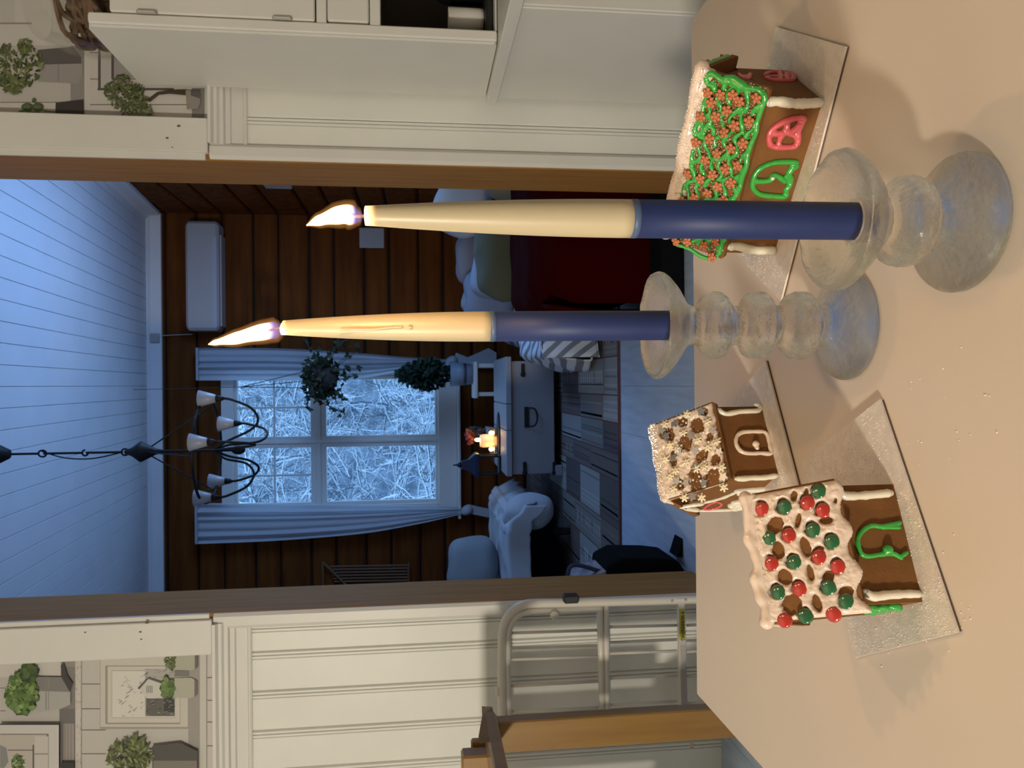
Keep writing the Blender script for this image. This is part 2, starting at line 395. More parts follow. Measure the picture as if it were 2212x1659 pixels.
# ---- partition between kitchen and living room
wp = struct('wall_partition', MB().box((-2.0, YW+.02, -.05), (-XJ-.02, YB, 3.0)).box((XJ+.02, YW+.02, -.05), (2.0, YB, 3.0))
            .box((-XJ-.02, YW+.02, 2.2), (XJ+.02, YB, 3.0)), WALLW)
jb = struct('door_1', MB().rbox((XJ, YW-.004, 0), (XJ+.022, YB+.015, 2.2), .002), JAMB)
mk('jamb_lining', MB().rbox((-XJ-.022, YW-.004, 0), (-XJ, YB+.015, 2.2), .002), JAMB, jb)
mk('head_lining', MB().rbox((-XJ-.022, YW-.012, 2.2), (XJ+.022, YB+.015, 2.222), .002), JAMB, jb)
# panelling boards, each with a double bead
def vboard(x0, x1, z1, par, bead=True):
    Y = YW+.018; f = YW+.004
    xs = [(x0, Y), (x0, f+.003), (x0+.003, f)]
    if bead: xs += [(x1-.022, f), (x1-.020, f+.004), (x1-.018, f-.002), (x1-.013, f-.002), (x1-.011, f+.004), (x1-.009, f-.002), (x1-.004, f-.002)]
    xs += [(x1-.001, f+.004), (x1-.001, Y)]
    return mk('wall_board', MB().prism([(a, b, 0.0) for a, b in xs], (0, 0, z1)), WALLW, par)
x = -XJ-.055-.104
bx = at(800, 1397, YW).x
vboard(bx, -XJ-.04, RAILZ0, wp)
x = bx
while x > -1.5: vboard(x-.106, x, RAILZ0, wp); x -= .106
b1 = at(900, 262, YW).x; b0 = at(900, 330, YW).x
vboard(XJ+.03, b0, RAILZ0, wp); vboard(b0, b1, RAILZ0, wp); x = b1
while x < 1.6: vboard(x, x+.106, RAILZ0, wp); x += .106
# chair rail
def rail(x0, x1, nm):
    z0, z1 = RAILZ0, RAILZ1; h = z1-z0
    y = YW+.018
    pr = [(y, z0), (YW-.002, z0), (YW-.004, z0+.004), (YW-.004, z0+.008), (YW+.001, z0+.012), (YW+.001, z0+h*.42), (YW-.004, z0+h*.46),
          (YW-.004, z0+h*.58), (YW-.012, z0+h*.62), (YW-.012, z0+h*.72), (YW-.018, z0+h*.78), (YW-.018, z0+h*.86), (YW-.028, z0+h*.92), (YW-.028, z1), (y, z1)]
    return struct(nm, MB().prism([(x0, a, b) for a, b in pr], (x1-x0, 0, 0)), WHITE)
rail(-1.9, at(500, 1342, YW).x, 'trim_3'); rail(at(500, 315, YW).x, 1.9, 'trim_4')
# casings around the opening
def casing(s, nm):
    m = MB()
    if s < 0: xa = at(300, 1416, YW).x; xb = at(300, 1341, YW).x; yy = 1378
    else: xa = at(300, 330, YW).x; xb = at(300, 256, YW).x; yy = 290
    m.rbox((xa, YW-.022, RAILZ1+.002), (xb, YW+.018, 2.6), .002)
    o = struct(nm, m, WHITE)
    # narrow moulding strip against the pine lining, and the lower rounded strip
    e = -XJ-.0004 if s < 0 else XJ+.0004
    a, b = (e-.024, e) if s < 0 else (e, e+.024)
    mk('edge_strip', MB().rbox((a, YW-.012, RAILZ1+.01), (b, YW+.018, 2.6), .002), WHITE, o)
    a, b = (e-.046, e) if s < 0 else (e, e+.046)
    q = [(a, YW+.018), (a, YW+.002), (a+.004, YW-.006), (a+.012, YW-.013), (b-.010, YW-.013), (b-.002, YW-.006), (b, YW+.004), (b, YW+.018)]
    mk('lower_strip', MB().prism([(u, v, 0) for u, v in q], (0, 0, RAILZ1)), WHITE, o)
    kn = MB()
    for (px, py, r) in (((317,1345,3.5),(303,1365,2.5),(305,1381,2),(184,1366,2)) if s < 0 else ((386,272,3.5),(361,298,3),(372,318,1.6))):
        c = at(px, py, YW-.0225); kn.ell(c, (r*.0009, .0012, r*.0014), 8, 5)
    mk('knot', kn, mat('wood_knot', (.16,.11,.07), .7), o)
    return o
casing(-1, 'trim_5'); casing(1, 'trim_6')
# kitchen shell behind the camera
struct('wall_kitchen_left', MB().box((-2.1, -2.4, -.05), (-1.95, YW+.02, 3.0)), WALLW)
struct('wall_kitchen_right', MB().box((1.95, -2.4, -.05), (2.1, YW+.02, 3.0)), WALLW)
struct('wall_kitchen_near', MB().box((-2.1, -2.55, -.05), (2.1, -2.4, 3.0)), WALLW)
struct('ceiling_kitchen', MB().box((-2.1, -2.55, 2.45), (2.1, YW+.02, 2.55)), WALLW)

# ---- window in the far wall
def wbar(m, px0, py0, px1, py1, y0, y1):
    a = at(px0, py0, YF); b = at(px1, py1, YF)
    return m.rbox((min(a.x,b.x), y0, min(a.z,b.z)), (max(a.x,b.x), y1, max(a.z,b.z)), .004)
m = MB(); yc = 950
ZT0 = at(705, yc, YF).z; ZT1 = at(671, yc, YF).z; ZP1 = at(513, yc, YF).z; ZP0 = at(940, yc, YF).z
XM0 = at(700, 966, YF).x; XM1 = at(700, 942, YF).x; XP0 = at(700, 1084, YF).x; XP1 = at(700, 817, YF).x
# casing boards on the wall face
m.rbox((WX0-.02, YF-.03, ZP1+.026), (WX1+.02, YF-.004, WZ1+.015), .004)
m.rbox((WX0-.02, YF-.03, WZ0-.02), (WX1+.02, YF-.004, ZP0-.026), .004)
m.rbox((WX0-.02, YF-.0285, ZP0-.025), (XP0-.026, YF-.004, ZP1+.025), .004)
m.rbox((XP1+.026, YF-.0285, ZP0-.025), (WX1+.02, YF-.004, ZP1+.025), .004)
win = struct('window_1', m, WHITE)
def sash(x0, x1, z0, z1, cross):
    f = MB(); w = .042; Y0, Y1 = YF+.0, YF+.045
    f.rbox((x0-w, Y0, z0-w), (x0, Y1, z1+w), .003); f.rbox((x1, Y0, z0-w), (x1+w, Y1, z1+w), .003)
    f.rbox((x0, Y0, z0-w), (x1, Y1, z0), .003); f.rbox((x0, Y0, z1), (x1, Y1, z1+w), .003)
    o = mk('sash_frame', f, WHITE, win)
    mk('pane', MB().box((x0, YF+.022, z0), (x1, YF+.025, z1)), PANE, o)
    if cross:
        mk('muntin', MB().rbox(((x0+x1)/2-.008, YF+.004, z0), ((x0+x1)/2+.008, YF+.02, z1), .002), WHITE, o)
        mk('muntin', MB().rbox((x0, YF+.006, (z0+z1)/2-.008), (x1, YF+.018, (z0+z1)/2+.008), .002), WHITE, o)
sash(XP0, XM0, ZT1, ZP1, True); sash(XM1, XP1, ZT1, ZP1, True)
sash(XP0, XM0, ZP0, ZT0, False); sash(XM1, XP1, ZP0, ZT0, False)
mk('mullion', MB().rbox(((XM0+XM1)/2-.012, YF-.012, ZP0-.03), ((XM0+XM1)/2+.012, YF+.05, ZP1+.03), .004), WHITE, win)
mk('transom', MB().rbox((XP0-.03, YF-.008, (ZT0+ZT1)/2-.02), (XP1+.03, YF+.05, (ZT0+ZT1)/2+.02), .004), WHITE, win)
mk('window_sill', MB().rbox((WX0-.06, YF-.10, WZ0-.045), (WX1+.06, YF+.0, WZ0-.02), .006), WHITE, win)
mk('window_reveal', MB().box((WX0, YF+.045, WZ0-.01), (WX0+.045, YF+.2, WZ1)).box((WX1-.045, YF+.045, WZ0), (WX1, YF+.2, WZ1))
   .box((WX0, YF+.045, WZ0), (WX1, YF+.2, WZ0+.05)).box((WX0, YF+.045, WZ1-.05), (WX1, YF+.2, WZ1)), WHITE, win)

# ---- outdoors: snow, forest edge, snowy trees
struct('ground_snow', MB().box((-30, YF+.3, -.7), (30, 45, -.5)), SNOW)
hill = MB()
def hf(u, v):
    x = -26+52*u; y = 22+3*noise.noise(Vector((x*.3, 0, 5)))
    z = -.5+v*(7.5+2.6*noise.noise(Vector((x*.9, 1, 1)))+1.6*noise.noise(Vector((x*3.1, 2, 1))))
    return Vector((x, y+v*2+.8*noise.noise(Vector((x*1.3, v*7, 3))), z))
hill.grid(hf, 220, 40)
struct('forest_edge', hill, mat('snowy_forest', (.10,.12,.14), .95, scale=1.4, color2=(.42,.46,.52), bump=.6, bscale=3, bdist=.3), smooth=True)
def branch(m, p, d, L, r, depth, R):
    n = 6; pts = [p]; q = d.normalized()
    for i in range(n):
        q = (q+Vector((R.uniform(-.28,.28), R.uniform(-.22,.22), R.uniform(-.28,.22)-.02*depth))).normalized()
        pts.append(pts[-1]+q*L/n)
    m.tube(pts, [r*(1-.75*i/n) for i in range(n+1)], 5, cap=False)
    if depth > 0:
        for i in range(1, n+1):
            for _ in range(2 if depth > 1 else 1+(i % 2)):
                dd = (q+Vector((R.uniform(-1.2,1.2), R.uniform(-.8,.8), R.uniform(-.7,.8)))).normalized()
                branch(m, pts[i], dd, L*R.uniform(.35,.6), r*.5, depth-1, R)
def dtree(x, y, h, seed, label, lean=0):
    R = random.Random(seed); t = T('birch_tree', label, 'tree', (x, y, -.5), 'snow laden bare trees outside the window')
    m = MB(); pts = [Vector((x+lean*i*.25+R.uniform(-.05,.05), y, -.5+h*i/8)) for i in range(9)]
    m.tube(pts, [.05*(1-.8*i/8) for i in range(9)], 7)
    t.p('trunk', m, SNOWB)
    b = MB()
    for i in range(1, 9):
        for _ in range(6):
            a = R.uniform(0, 2*math.pi)
            branch(b, pts[i]+Vector((0,0,R.uniform(-.3,.2))), Vector((math.cos(a), math.sin(a)*.7, R.uniform(-.1,.8))), R.uniform(.7,1.3)*h/4, .028, 2, R)
    t.p('branches', b, SNOWB, kind='stuff')
dtree(-2.0, 11.0, 4.8, 1, 'snowy bare tree outside the left window sashes', .15)
dtree(-.4, 16.8, 5.4, 2, 'snowy bare tree seen behind the window mullion')
dtree(1.6, 20.4, 5.0, 3, 'snowy bare tree outside the right window sashes', -.1)
dtree(-4.2, 17.5, 5.6, 5, 'snowy bare tree at the far left of the window view')
def conifer(x, y, h, seed, label):
    R = random.Random(seed); t = T('spruce_tree', label, 'tree', (x, y, -.5))
    t.p('trunk', MB().tube([(x,y,-.5),(x,y,h-.5)], [.1,.01], 7), BARK); m = MB()
    for i in range(26):
        z = .1+(h-.2)*i/26; w = (1-i/27)*1.25
        for k in range(9):
            a = k*2*math.pi/9+i*.7+R.uniform(-.2,.2); c, s = math.cos(a), math.sin(a)
            pts = [Vector((x+c*w*q, y+s*w*q, -.5+z-.30*w*q*q*1.6)) for q in (.05,.35,.7,1)]
            m.tube(pts, [.03,.06,.05,.012], 5)
            for j in range(5):
                q = .3+.14*j; pp = Vector((x+c*w*q, y+s*w*q, -.5+z-.3*w*q*q*1.6))
                for sg in (-1, 1): m.tube([pp, pp+Vector((-s*sg*.16+c*.1, c*sg*.16+s*.1, -.10))*w], [.022, .006], 4)
    t.p('branches', m, SNOWB, kind='stuff')
conifer(.75, 11.6, 2.9, 11, 'snow covered spruce outside the lower right pane')

# ================================================================ KITCHEN TABLE
tl = onz(1506.7, 1502); tr = onz(1490.8, 47); YT = (tl.y+tr.y)/2
TX0 = tl.x; TX1 = tr.x
t = T('kitchen_table', 'white laminate kitchen table with brown edge band carrying the gingerbread houses', 'table', (0, .4, 0))
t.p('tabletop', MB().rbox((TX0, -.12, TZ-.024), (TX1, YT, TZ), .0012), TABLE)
t.p('edge_band', MB().box((TX0-.0015, -.12, TZ-.023), (TX0, YT, TZ-.002)).box((TX1, -.12, TZ-.023), (TX1+.0015, YT, TZ-.002))
    .box((TX0, YT, TZ-.023), (TX1, YT+.0015, TZ-.002)), EDGE)
for x in (TX0+.05, TX1-.05):
    for y in (-.06, YT-.05): t.p('leg', MB().rbox((x-.022, y-.022, 0), (x+.022, y+.022, TZ-.024), .003), WHITE)
t.p('apron', MB().box((TX0+.05, YT-.05, TZ-.09), (TX1-.05, YT-.032, TZ-.024)), WHITE)

# ---- silver cake boards
def cake_board(label, pts, th=.0032, lift=0):
    z = TZ+.0003+lift; c = sum(pts, Vector())/len(pts)
    t = T('cake_board', label, 'cake board', (c.x, c.y, z), 'silver cake boards under the houses')
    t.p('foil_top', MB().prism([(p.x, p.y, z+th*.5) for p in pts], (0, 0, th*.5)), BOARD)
    q = [c+(p-c)*.994 for p in pts]
    t.p('shaded_core', MB().prism([(p.x, p.y, z) for p in q], (0, 0, th*.5)), BOARDSH)  # thin board core, dark because the edge shadow is put into its colour
    return z+th
def quad(a, b, c): return [a, b, c, a+(c-b)]
bA1, bA2, bA3 = onz(1683, 58), onz(1836, 101), onz(1694, 650)
ZA = cake_board('rectangular silver cake board under the green roofed house', quad(bA1, bA2, bA3))
bB1, bB2 = onz(1660, 778), onz(1729, 1040)
n = Vector((-(bB2-bB1).y, (bB2-bB1).x, 0)).normalized(); n = n if n.y > 0 else -n
bB2 = bB1+(bB2-bB1)*1.22
ZB = cake_board('silver cake board under the small snowflake roofed house', [bB1, bB2, bB2+n*.115, bB1+n*.155])
bC1, bC2, bC3 = onz(1910, 862), onz(2080, 1365), onz(1856, 1420)
ZC = cake_board('silver cake board under the house with red and green candies', quad(bC1, bC2, bC3))

# sugar dusting on the boards and crumbs on the table
def dust(name, label, region, z, nn, seed, r0=.0004, r1=.0011):
    R = random.Random(seed); m = MB(); a, b, c, d = region
    for _ in range(nn):
        u, v = R.random(), R.random()
        p = a*(1-u)*(1-v)+b*u*(1-v)+c*u*v+d*(1-u)*v; r = R.uniform(r0, r1)
        if noise.noise(Vector((p.x*22, p.y*22, seed))) < -.12 and R.random() < .85: continue
        m.ell((p.x, p.y, z+r*.3), (r, r*R.uniform(.6,1), r*.55), 5, 3)
    single(name, m, SUGAR, label, 'sugar', (a.x, a.y, z), kind='stuff')
dust('icing_sugar', 'fine white sugar dusting on the board of the green roofed house', quad(bA1, bA2, bA3), ZA, 2600, 1, .0002, .0006)
dust('icing_sugar', 'fine white sugar dusting on the board of the snowflake house', [bB1, bB2, bB2+n*.11, bB1+n*.15], ZB, 1500, 2, .0002, .0006)
dust('icing_sugar', 'fine white sugar dusting on the board of the candy house', quad(bC1, bC2, bC3), ZC, 2600, 3, .0002, .0006)
dust('sugar_crumb', 'scattered white sugar crumbs on the table before the boards', [onz(2150, 750), onz(1820, 700), onz(1900, 1450), onz(2190, 1400)], TZ, 120, 4, .0002, .0008)

# ---- gingerbread houses
class House:
    def __init__(s, label, fr, fl, dep, wh, rh, oR, oL, eo, zb):
        s.L = (fl-fr).length; s.u = (fl-fr).normalized(); n = Vector((s.u.y, -s.u.x, 0)); s.n = n if n.y > 0 else -n
        s.fr = Vector((fr.x, fr.y, zb)); s.dep = dep; s.wh = wh; s.rh = rh; s.oR = oR; s.oL = oL; s.eo = eo
        c = s.W(s.L/2, dep/2, 0)
        s.t = T('gingerbread_house', label, 'gingerbread house', c, 'gingerbread houses on the table')
        th = .0055; L = s.L
        s.t.p('front_wall', MB().prism([s.W(0,0,0), s.W(L,0,0), s.W(L,0,wh), s.W(0,0,wh)], s.n*th), GINGER)
        s.t.p('back_wall', MB().prism([s.W(0,dep-th,0), s.W(L,dep-th,0), s.W(L,dep-th,wh), s.W(0,dep-th,wh)], s.n*th), GINGER)
        for a in (0.0, L-th):
            s.t.p('gable_wall', MB().prism([s.W(a,th,0), s.W(a,dep-th,0), s.W(a,dep-th,wh), s.W(a,dep/2,rh), s.W(a,th,wh)], s.u*th), GINGER)
        sl = (rh-wh)/(dep/2); s.th = th
        s.sd = (s.n*(-1)+Vector((0,0,-sl))).normalized()          # down the front slope
        s.nf = s.u.cross(s.sd).normalized(); s.nf = s.nf if s.nf.z > 0 else -s.nf
        s.nb = Vector((0,0,1))*2*s.nf.z-s.nf; s.nb = Vector((-s.nf.x, -s.nf.y, s.nf.z))
        s.sb = (s.n+Vector((0,0,-sl))).normalized()
        for sd, nn, nm in ((s.sd, s.nf, 'f'), (s.sb, s.nb, 'b')):
            top = s.W(0, dep/2, rh)+nn*.0005; ln = math.hypot(dep/2, rh-wh)+eo
            e = .002
            P = [top-s.u*oR, top+s.u*(L+oL), top+s.u*(L+oL)+sd*(ln-e), top+s.u*(L+oL-e)+sd*ln, top-s.u*(oR-e)+sd*ln, top-s.u*oR+sd*(ln-e)]
            s.t.p('roof_panel', MB().prism(P, nn*th), GINGER)
        s.ln = ln; s.RP = s.W(0, dep/2, rh)+s.nf*(th+.0005)
    def W(s, a, d, z): return s.fr+s.u*a+s.n*d+Vector((0,0,z))
    def roofp(s, x, y, h=0): return onp(x, y, s.RP+s.nf*h, s.nf)
    def R(s, a, q, h=0): return s.RP+s.u*a+s.sd*q+s.nf*h
    def front(s, x, y, h=0): return onp(x, y, s.fr-s.n*h, s.n)
    def gable(s, x, y, h=0): return onp(x, y, s.W(s.L+h, 0, 0), s.u)
    def gableR(s, x, y, h=0): return onp(x, y, s.W(-h, 0, 0), s.u)

def blob_tube(m, pts, r, n=8, seed=0, k=5):
    P = smooth_path(pts, k); rs = [r*(1+.22*noise.noise(p*260+Vector((seed,0,0)))) for p in P]
    rs[0] *= .8; rs[-1] *= .8
    m.tube(P, rs, n); m.ell(P[0], (rs[0],)*3, 8, 6); m.ell(P[-1], (rs[-1],)*3, 8, 6)

def heightfield(H, inside, hgt, s0, s1, q0, q1, res, cell):
    """icing sheet on the front roof slope: inside(px,py)->signed pixel distance (positive = icing)"""
    m = MB(); nu = int((s1-s0)/cell); nv = int((q1-q0)/cell); idx = {}; V = []; D = {}
    for j in range(nv+1):
        for i in range(nu+1):
            a = s0+(s1-s0)*i/nu; q = q0+(q1-q0)*j/nv; P = H.R(a, q); D[i, j] = (inside(*pix(P), a, q), P)
    F = []
    def vid(i, j):
        if (i, j) not in idx:
            d, P = D[i, j]; x = max(0, min(1, d/res)); h = hgt*math.sqrt(max(0, 1-(1-x)**2))
            h *= 1+.22*noise.noise(P*330)+.10*noise.noise(P*900)
            idx[i, j] = len(V); V.append(P+H.nf*(h if d > 0 else -.0004))
        return idx[i, j]
    for j in range(nv):
        for i in range(nu):
            if max(D[i, j][0], D[i+1, j][0], D[i, j+1][0], D[i+1, j+1][0]) > 0:
                F.append((vid(i, j), vid(i+1, j), vid(i+1, j+1), vid(i, j+1)))
    m.add(V, F); return m

# ---- house C : candies
def c2(x, y): return 1380+x/2.765, 840+y/2.765
C = House('gingerbread house with white lattice icing and red and green candies on its roof', onz(1930, 1046, ZC), onz(1993, 1300, ZC), .076, .0405, .0835, .004, .0065, .001, ZC)
holesC = [(927,640,16,26,0),(815,815,36,44,35),(952,785,13,36,10),(997,945,22,52,-20),(835,965,28,44,-15),(1025,1100,15,42,-15),
          (873,1125,32,42,-35),(918,1290,44,52,-30),(1065,1280,20,44,-20),(1120,785,30,20,0),(1240,1210,36,26,0),(1133,1120,26,30,0),(795,885,14,30,0),(1000,622,12,22,0),(1080,955,20,14,0),(1310,1020,8,8,0),(1175,668,8,14,0)]
holesC = [(a, b, r1*1.32, r2*1.25, an) for a, b, r1, r2, an in holesC]
holesC += [(a-7, b-8, 43, 46, 0) for a, b in [(738,722),(1008,680),(1102,727),(900,875),(1080,1005),(1193,1067),(960,1197),(797,1045),(873,710),(1078,612),(1043,845),(1157,915),(930,1035),(1135,1188),(832,1215),(1243,1270),(997,1357)]]
holesC = [(*c2(a, b), r1/2.765, r2/2.765, math.radians(an)) for a, b, r1, r2, an in holesC]
def insC(x, y, a, q):
    d = 99
    for hx, hy, ra, rb, an in holesC:
        dx, dy = x-hx, y-hy; c, s = math.cos(an), math.sin(an); u = (dx*c+dy*s)/ra; v = (-dx*s+dy*c)/rb
        w = .12*noise.noise(Vector((x*.12, y*.12, 0)))
        d = min(d, (math.hypot(u, v)-1+w)*min(ra, rb)*1.4)
    e = min(a+C.oR-.0015, C.L+C.oL-a-.0010)*1500
    low = (C.ln-q+.0002+.0026*math.sin(a*235+.6)+.0012*noise.noise(Vector((a*90, 3, 3))))*1500
    return min(d, e, low)
C.t.p('roof_icing', heightfield(C, insC, .0031, -C.oR, C.L+C.oL, -.001, C.ln+.0035, 9, .00055), ICEP, smooth=True)
m = MB(); ridge = C.W(0, C.dep/2, C.rh)+Vector((0,0,.0075))
pts = [ridge+C.u*(-C.oR+.001+(C.L+C.oR+C.oL-.002)*i/9)+Vector((0,0,.0007*math.sin(i*2.3)))+C.sd*(.0016*math.sin(i*1.7)) for i in range(10)]
P = smooth_path(pts, 5); m.tube(P, [.0048*(1+.07*math.sin(i*.9)+.15*noise.noise(p*200)) for i, p in enumerate(P)], 10)
P2 = [p+C.sd*.005 for p in P]; m.tube(P2, [.0035*(1+.3*noise.noise(p*160)) for p in P2], 8)
P2 = [p+C.sb*.005 for p in P]; m.tube(P2, [.0035*(1+.3*noise.noise(p*160)) for p in P2], 8)
m.ell(P[-1], (.005,.005,.005), 10, 8); m.ell(P[0], (.0045,)*3, 10, 8)
C.t.p('ridge_icing', m, ICEP, remesh=.0009, sm=3)
# end strip of icing at the left gable edge and back slope
m = MB(); blob_tube(m, [C.W(C.L+C.oL-.001, C.dep/2, C.rh+.004)+C.sb*k+C.nb*.006 for k in (.0, .01, .02, .03)], .0022)
C.t.p('gable_edge_icing', m, ICEP)
cme = MB().ell((0,0,0), (.0051,.0051,.0019), 24, 10)
def proto_mesh(name, mb, m, smooth=True):
    me = bpy.data.meshes.new(name); me.from_pydata([tuple(v) for v in mb.v], [], mb.f); me.update()
    me.polygons.foreach_set('use_smooth', [smooth]*len(me.polygons)); me.materials.append(m); return me
redm = proto_mesh('red_candy', cme, REDC); grnm = proto_mesh('green_candy', cme, GRNC)
def candy(x, y, me, nm, H=C, h=.0021):
    p = H.roofp(x, y, h); tilt = Vector((rnd.uniform(-.18,.18), rnd.uniform(-.18,.18), 0))
    o = copymesh(me, 'candy', H.t.o, frame(p-H.t.loc, H.nf+tilt, H.u)); o['label'] = nm
for x, y in [(738,722),(1008,680),(1102,727),(900,875),(1080,1005),(1193,1067),(960,1197),(1163,1347),(872,1382),(797,1045)]:
    candy(*c2(x, y), redm, 'glossy red round candy')
for x, y in [(873,710),(1078,612),(1043,845),(1157,915),(930,1035),(1135,1188),(832,1215),(1243,1270),(997,1357),(778,890)]:
    candy(*c2(x, y), grnm, 'glossy green round candy')
for a, q, me, nm in ((.005,.010,redm,'glossy red round candy'),(.02,.018,grnm,'glossy green round candy'),(.040,.010,redm,'glossy red round candy'),(C.L+.002,.012,grnm,'glossy green round candy'),(.055,.026,redm,'glossy red round candy'),(.03,.034,grnm,'glossy green round candy')):
    p = C.W(a, C.dep/2, C.rh)+C.sb*q+C.nb*.0085
    o = copymesh(me, 'candy', C.t.o, frame(p-C.t.loc, C.nb, C.u)); o['label'] = nm
m = MB(); m.prism([C.W(-.003, C.dep/2, C.rh)+C.sb*q+C.nb*.006+C.u*a for a, q in ((0,.002),(C.L+.008,.002),(C.L+.008,.045),(0,.045))], C.nb*.002)
C.t.p('back_roof_icing', m, ICEP)
for pl, r in (([(1195,605),(1225,635),(1290,640),(1400,632),(1500,622)], .0036), ([(1350,1215),(1400,1240),(1480,1232),(1600,1225),(1680,1226)], .0036)):
    m = MB(); blob_tube(m, [C.front(*c2(x, y), .0008) for x, y in pl], r*.8, 10); C.t.p('corner_icing', m, ICEW, smooth=True)
m = MB(); blob_tube(m, [C.front(*c2(x, y), .0008) for x, y in [(1562,800),(1520,808),(1450,822),(1390,818),(1340,845),(1310,890),(1312,940),(1330,985),(1370,1000),(1440,990),(1520,985),(1560,1000),(1600,978)]], .0017, 8, k=6)
blob_tube(m, [C.front(*c2(x, y), .0008) for x, y in [(1560,830),(1500,828),(1450,830)]], .0014)
blob_tube(m, [C.front(*c2(x, y), .0008) for x, y in [(1530,990),(1570,1015)]], .0015)
m.ell(C.front(*c2(1487, 963), .0015), (.0036,)*3, 12, 8)
C.t.p('door_icing', m, ICEG, remesh=.0006, sm=2)
m = MB()
R_ = random.Random(5)
for k in range(26):
    a, d = C.dep*(.10+.5*R_.random()), R_.random()*.032+.006
    m.ell(C.W(C.L+.0015, a, d+.002), (.003,.003,.004), 8, 6, nz=.3, ns=300, seed=k)
C.t.p('gable_icing', m, ICEG, remesh=.0009, sm=2)
m = MB(); blob_tube(m, [C.W(-.001, C.dep*q, C.wh*.4) for q in (.2,.5,.8)], .002); C.t.p('right_gable_icing', m, ICEG)

# ---- house B : snowflakes
def c4(x, y): return 1400+x/5.353, 850+y/5.353
B = House('small gingerbread house with white icing, sugar snowflakes and silver stars on its roof', onz(1645, 878, ZB), onz(1681, 1025, ZB), .094, .044, .0875, .004, .006, .001, ZB)
holesB = [(410,330,58,52,0),(575,375,95,75,70),(722,495,42,60,20),(440,565,75,100,0),(625,725,95,55,-50),(780,770,55,70,10),(295,760,42,95,0),
          (560,1040,65,170,0),(745,990,80,130,10),(385,1060,42,60,0),(250,480,60,80,0),(650,215,48,40,0),(520,930,50,60,0),(820,660,22,26,0),(175,480,40,40,0)]
holesB = [(*c4(a, b), r1/5.353, r2/5.353, math.radians(an)) for a, b, r1, r2, an in holesB]
def insB(x, y, a, q):
    d = 99
    for hx, hy, ra, rb, an in holesB:
        dx, dy = x-hx, y-hy; c, s = math.cos(an), math.sin(an); u = (dx*c+dy*s)/ra; v = (-dx*s+dy*c)/rb
        w = .3*noise.noise(Vector((x*.13, y*.13, 4)))
        d = min(d, (math.hypot(u, v)-1+w)*min(ra, rb)*1.3)
    return min(d, min(a+B.oR-.0012, B.L+B.oL-a-.001)*1500, (B.ln-q-.003+.001*noise.noise(Vector((a*110, 3, 3))))*1500)
B.t.p('roof_icing', heightfield(B, insB, .0024, -B.oR, B.L+B.oL, -.001, B.ln+.001, 6, .0006), ICEP, smooth=True)
ridge = B.W(0, B.dep/2, B.rh)+Vector((0,0,.0065)); m = MB()
P = smooth_path([ridge+B.u*(-B.oR+.002+(B.L+B.oR+B.oL-.004)*i/8)+Vector((0,0,.0008*math.sin(i*2.1))) for i in range(9)], 5)
m.tube(P, [.0040*(1+.2*noise.noise(p*300)) for p in P], 10); m.tube([p+B.sd*.004 for p in P], .0032, 8); m.tube([p+B.sb*.004 for p in P], .0035, 8)
m.ell(P[-1], (.0042,)*3, 10, 8); m.ell(P[0], (.0042,)*3, 10, 8)
B.t.p('ridge_icing', m, ICEP, remesh=.0009, sm=2)
m = MB(); R_ = random.Random(8)
for _ in range(420):
    p = P[R_.randrange(len(P))]; a = R_.uniform(-.6, 3.7); d = Vector((0,0,1))*math.sin(a)+B.n*math.cos(a)
    m.ell(p+d*.0045+B.u*R_.uniform(-.002,.002), (.0005,)*3, 5, 4)
for _ in range(500):
    a, q = R_.uniform(-B.oR, B.L+B.oL), R_.random()**1.7*B.ln*.95; m.ell(B.R(a, q, .0022), (.00038,)*3, 5, 3)
B.t.p('sugar_pearls', m, SUGAR, kind='stuff')
fk = MB()
for k in range(6):
    a = k*math.pi/3; c, s = math.cos(a), math.sin(a)
    fk.tube([(0,0,0), (c*.0036,s*.0036,0)], [.0011,.0010], 6); fk.ell((c*.0038, s*.0038, 0), (.0012,.0012,.0008), 7, 5)
    fk.ell((math.cos(a+.5)*.0018, math.sin(a+.5)*.0018, 0), (.001,.001,.0008), 6, 4)
fk.ell((0,0,0), (.0018,.0018,.001), 8, 6)
flakem = proto_mesh('snowflake', fk, FLAKE)
for x, y in [(448,240),(690,320),(410,450),(575,540),(797,550),(690,625),(655,845),(850,855),(620,1205),(420,1205),(875,1085),(440,790),(190,350),(320,890),(330,640),(250,600),(560,870),(200,760),(255,960),(290,1100)]:
    p = B.roofp(*c4(x, y), .0032)
    copymesh(flakem, 'snowflake_sprinkle', B.t.o, frame(p-B.t.loc, B.nf+Vector((rnd.uniform(-.2,.2), rnd.uniform(-.2,.2), 0)), B.u+B.sd*rnd.uniform(-.5,.5), .92))
def starmesh(nm, n, r0, r1, h, m):
    q = [((r0 if i % 2 == 0 else r1)*math.cos(i*math.pi/n), (r0 if i % 2 == 0 else r1)*math.sin(i*math.pi/n)) for i in range(2*n)]
    k = MB().prism([(x, y, -h/2) for x, y in q], (0, 0, h)); return proto_mesh(nm, k, m, False)
starm = starmesh('star', 5, .0048, .0026, .0018, STAR)
for x, y in [(615,205),(305,350),(755,430),(495,490),(820,675),(545,655),(355,670),(545,850),(875,965),(645,1030),(440,1035),(335,1010),(515,1195),(210,490),(160,425),(300,740)]:
    p = B.roofp(*c4(x, y), .0026); 
    copymesh(starm, 'star_sprinkle', B.t.o, frame(p-B.t.loc, B.nf+Vector((rnd.uniform(-.3,.3), rnd.uniform(-.3,.3), 0)), B.u+B.sd*rnd.uniform(-.6,.6)))
m = MB()
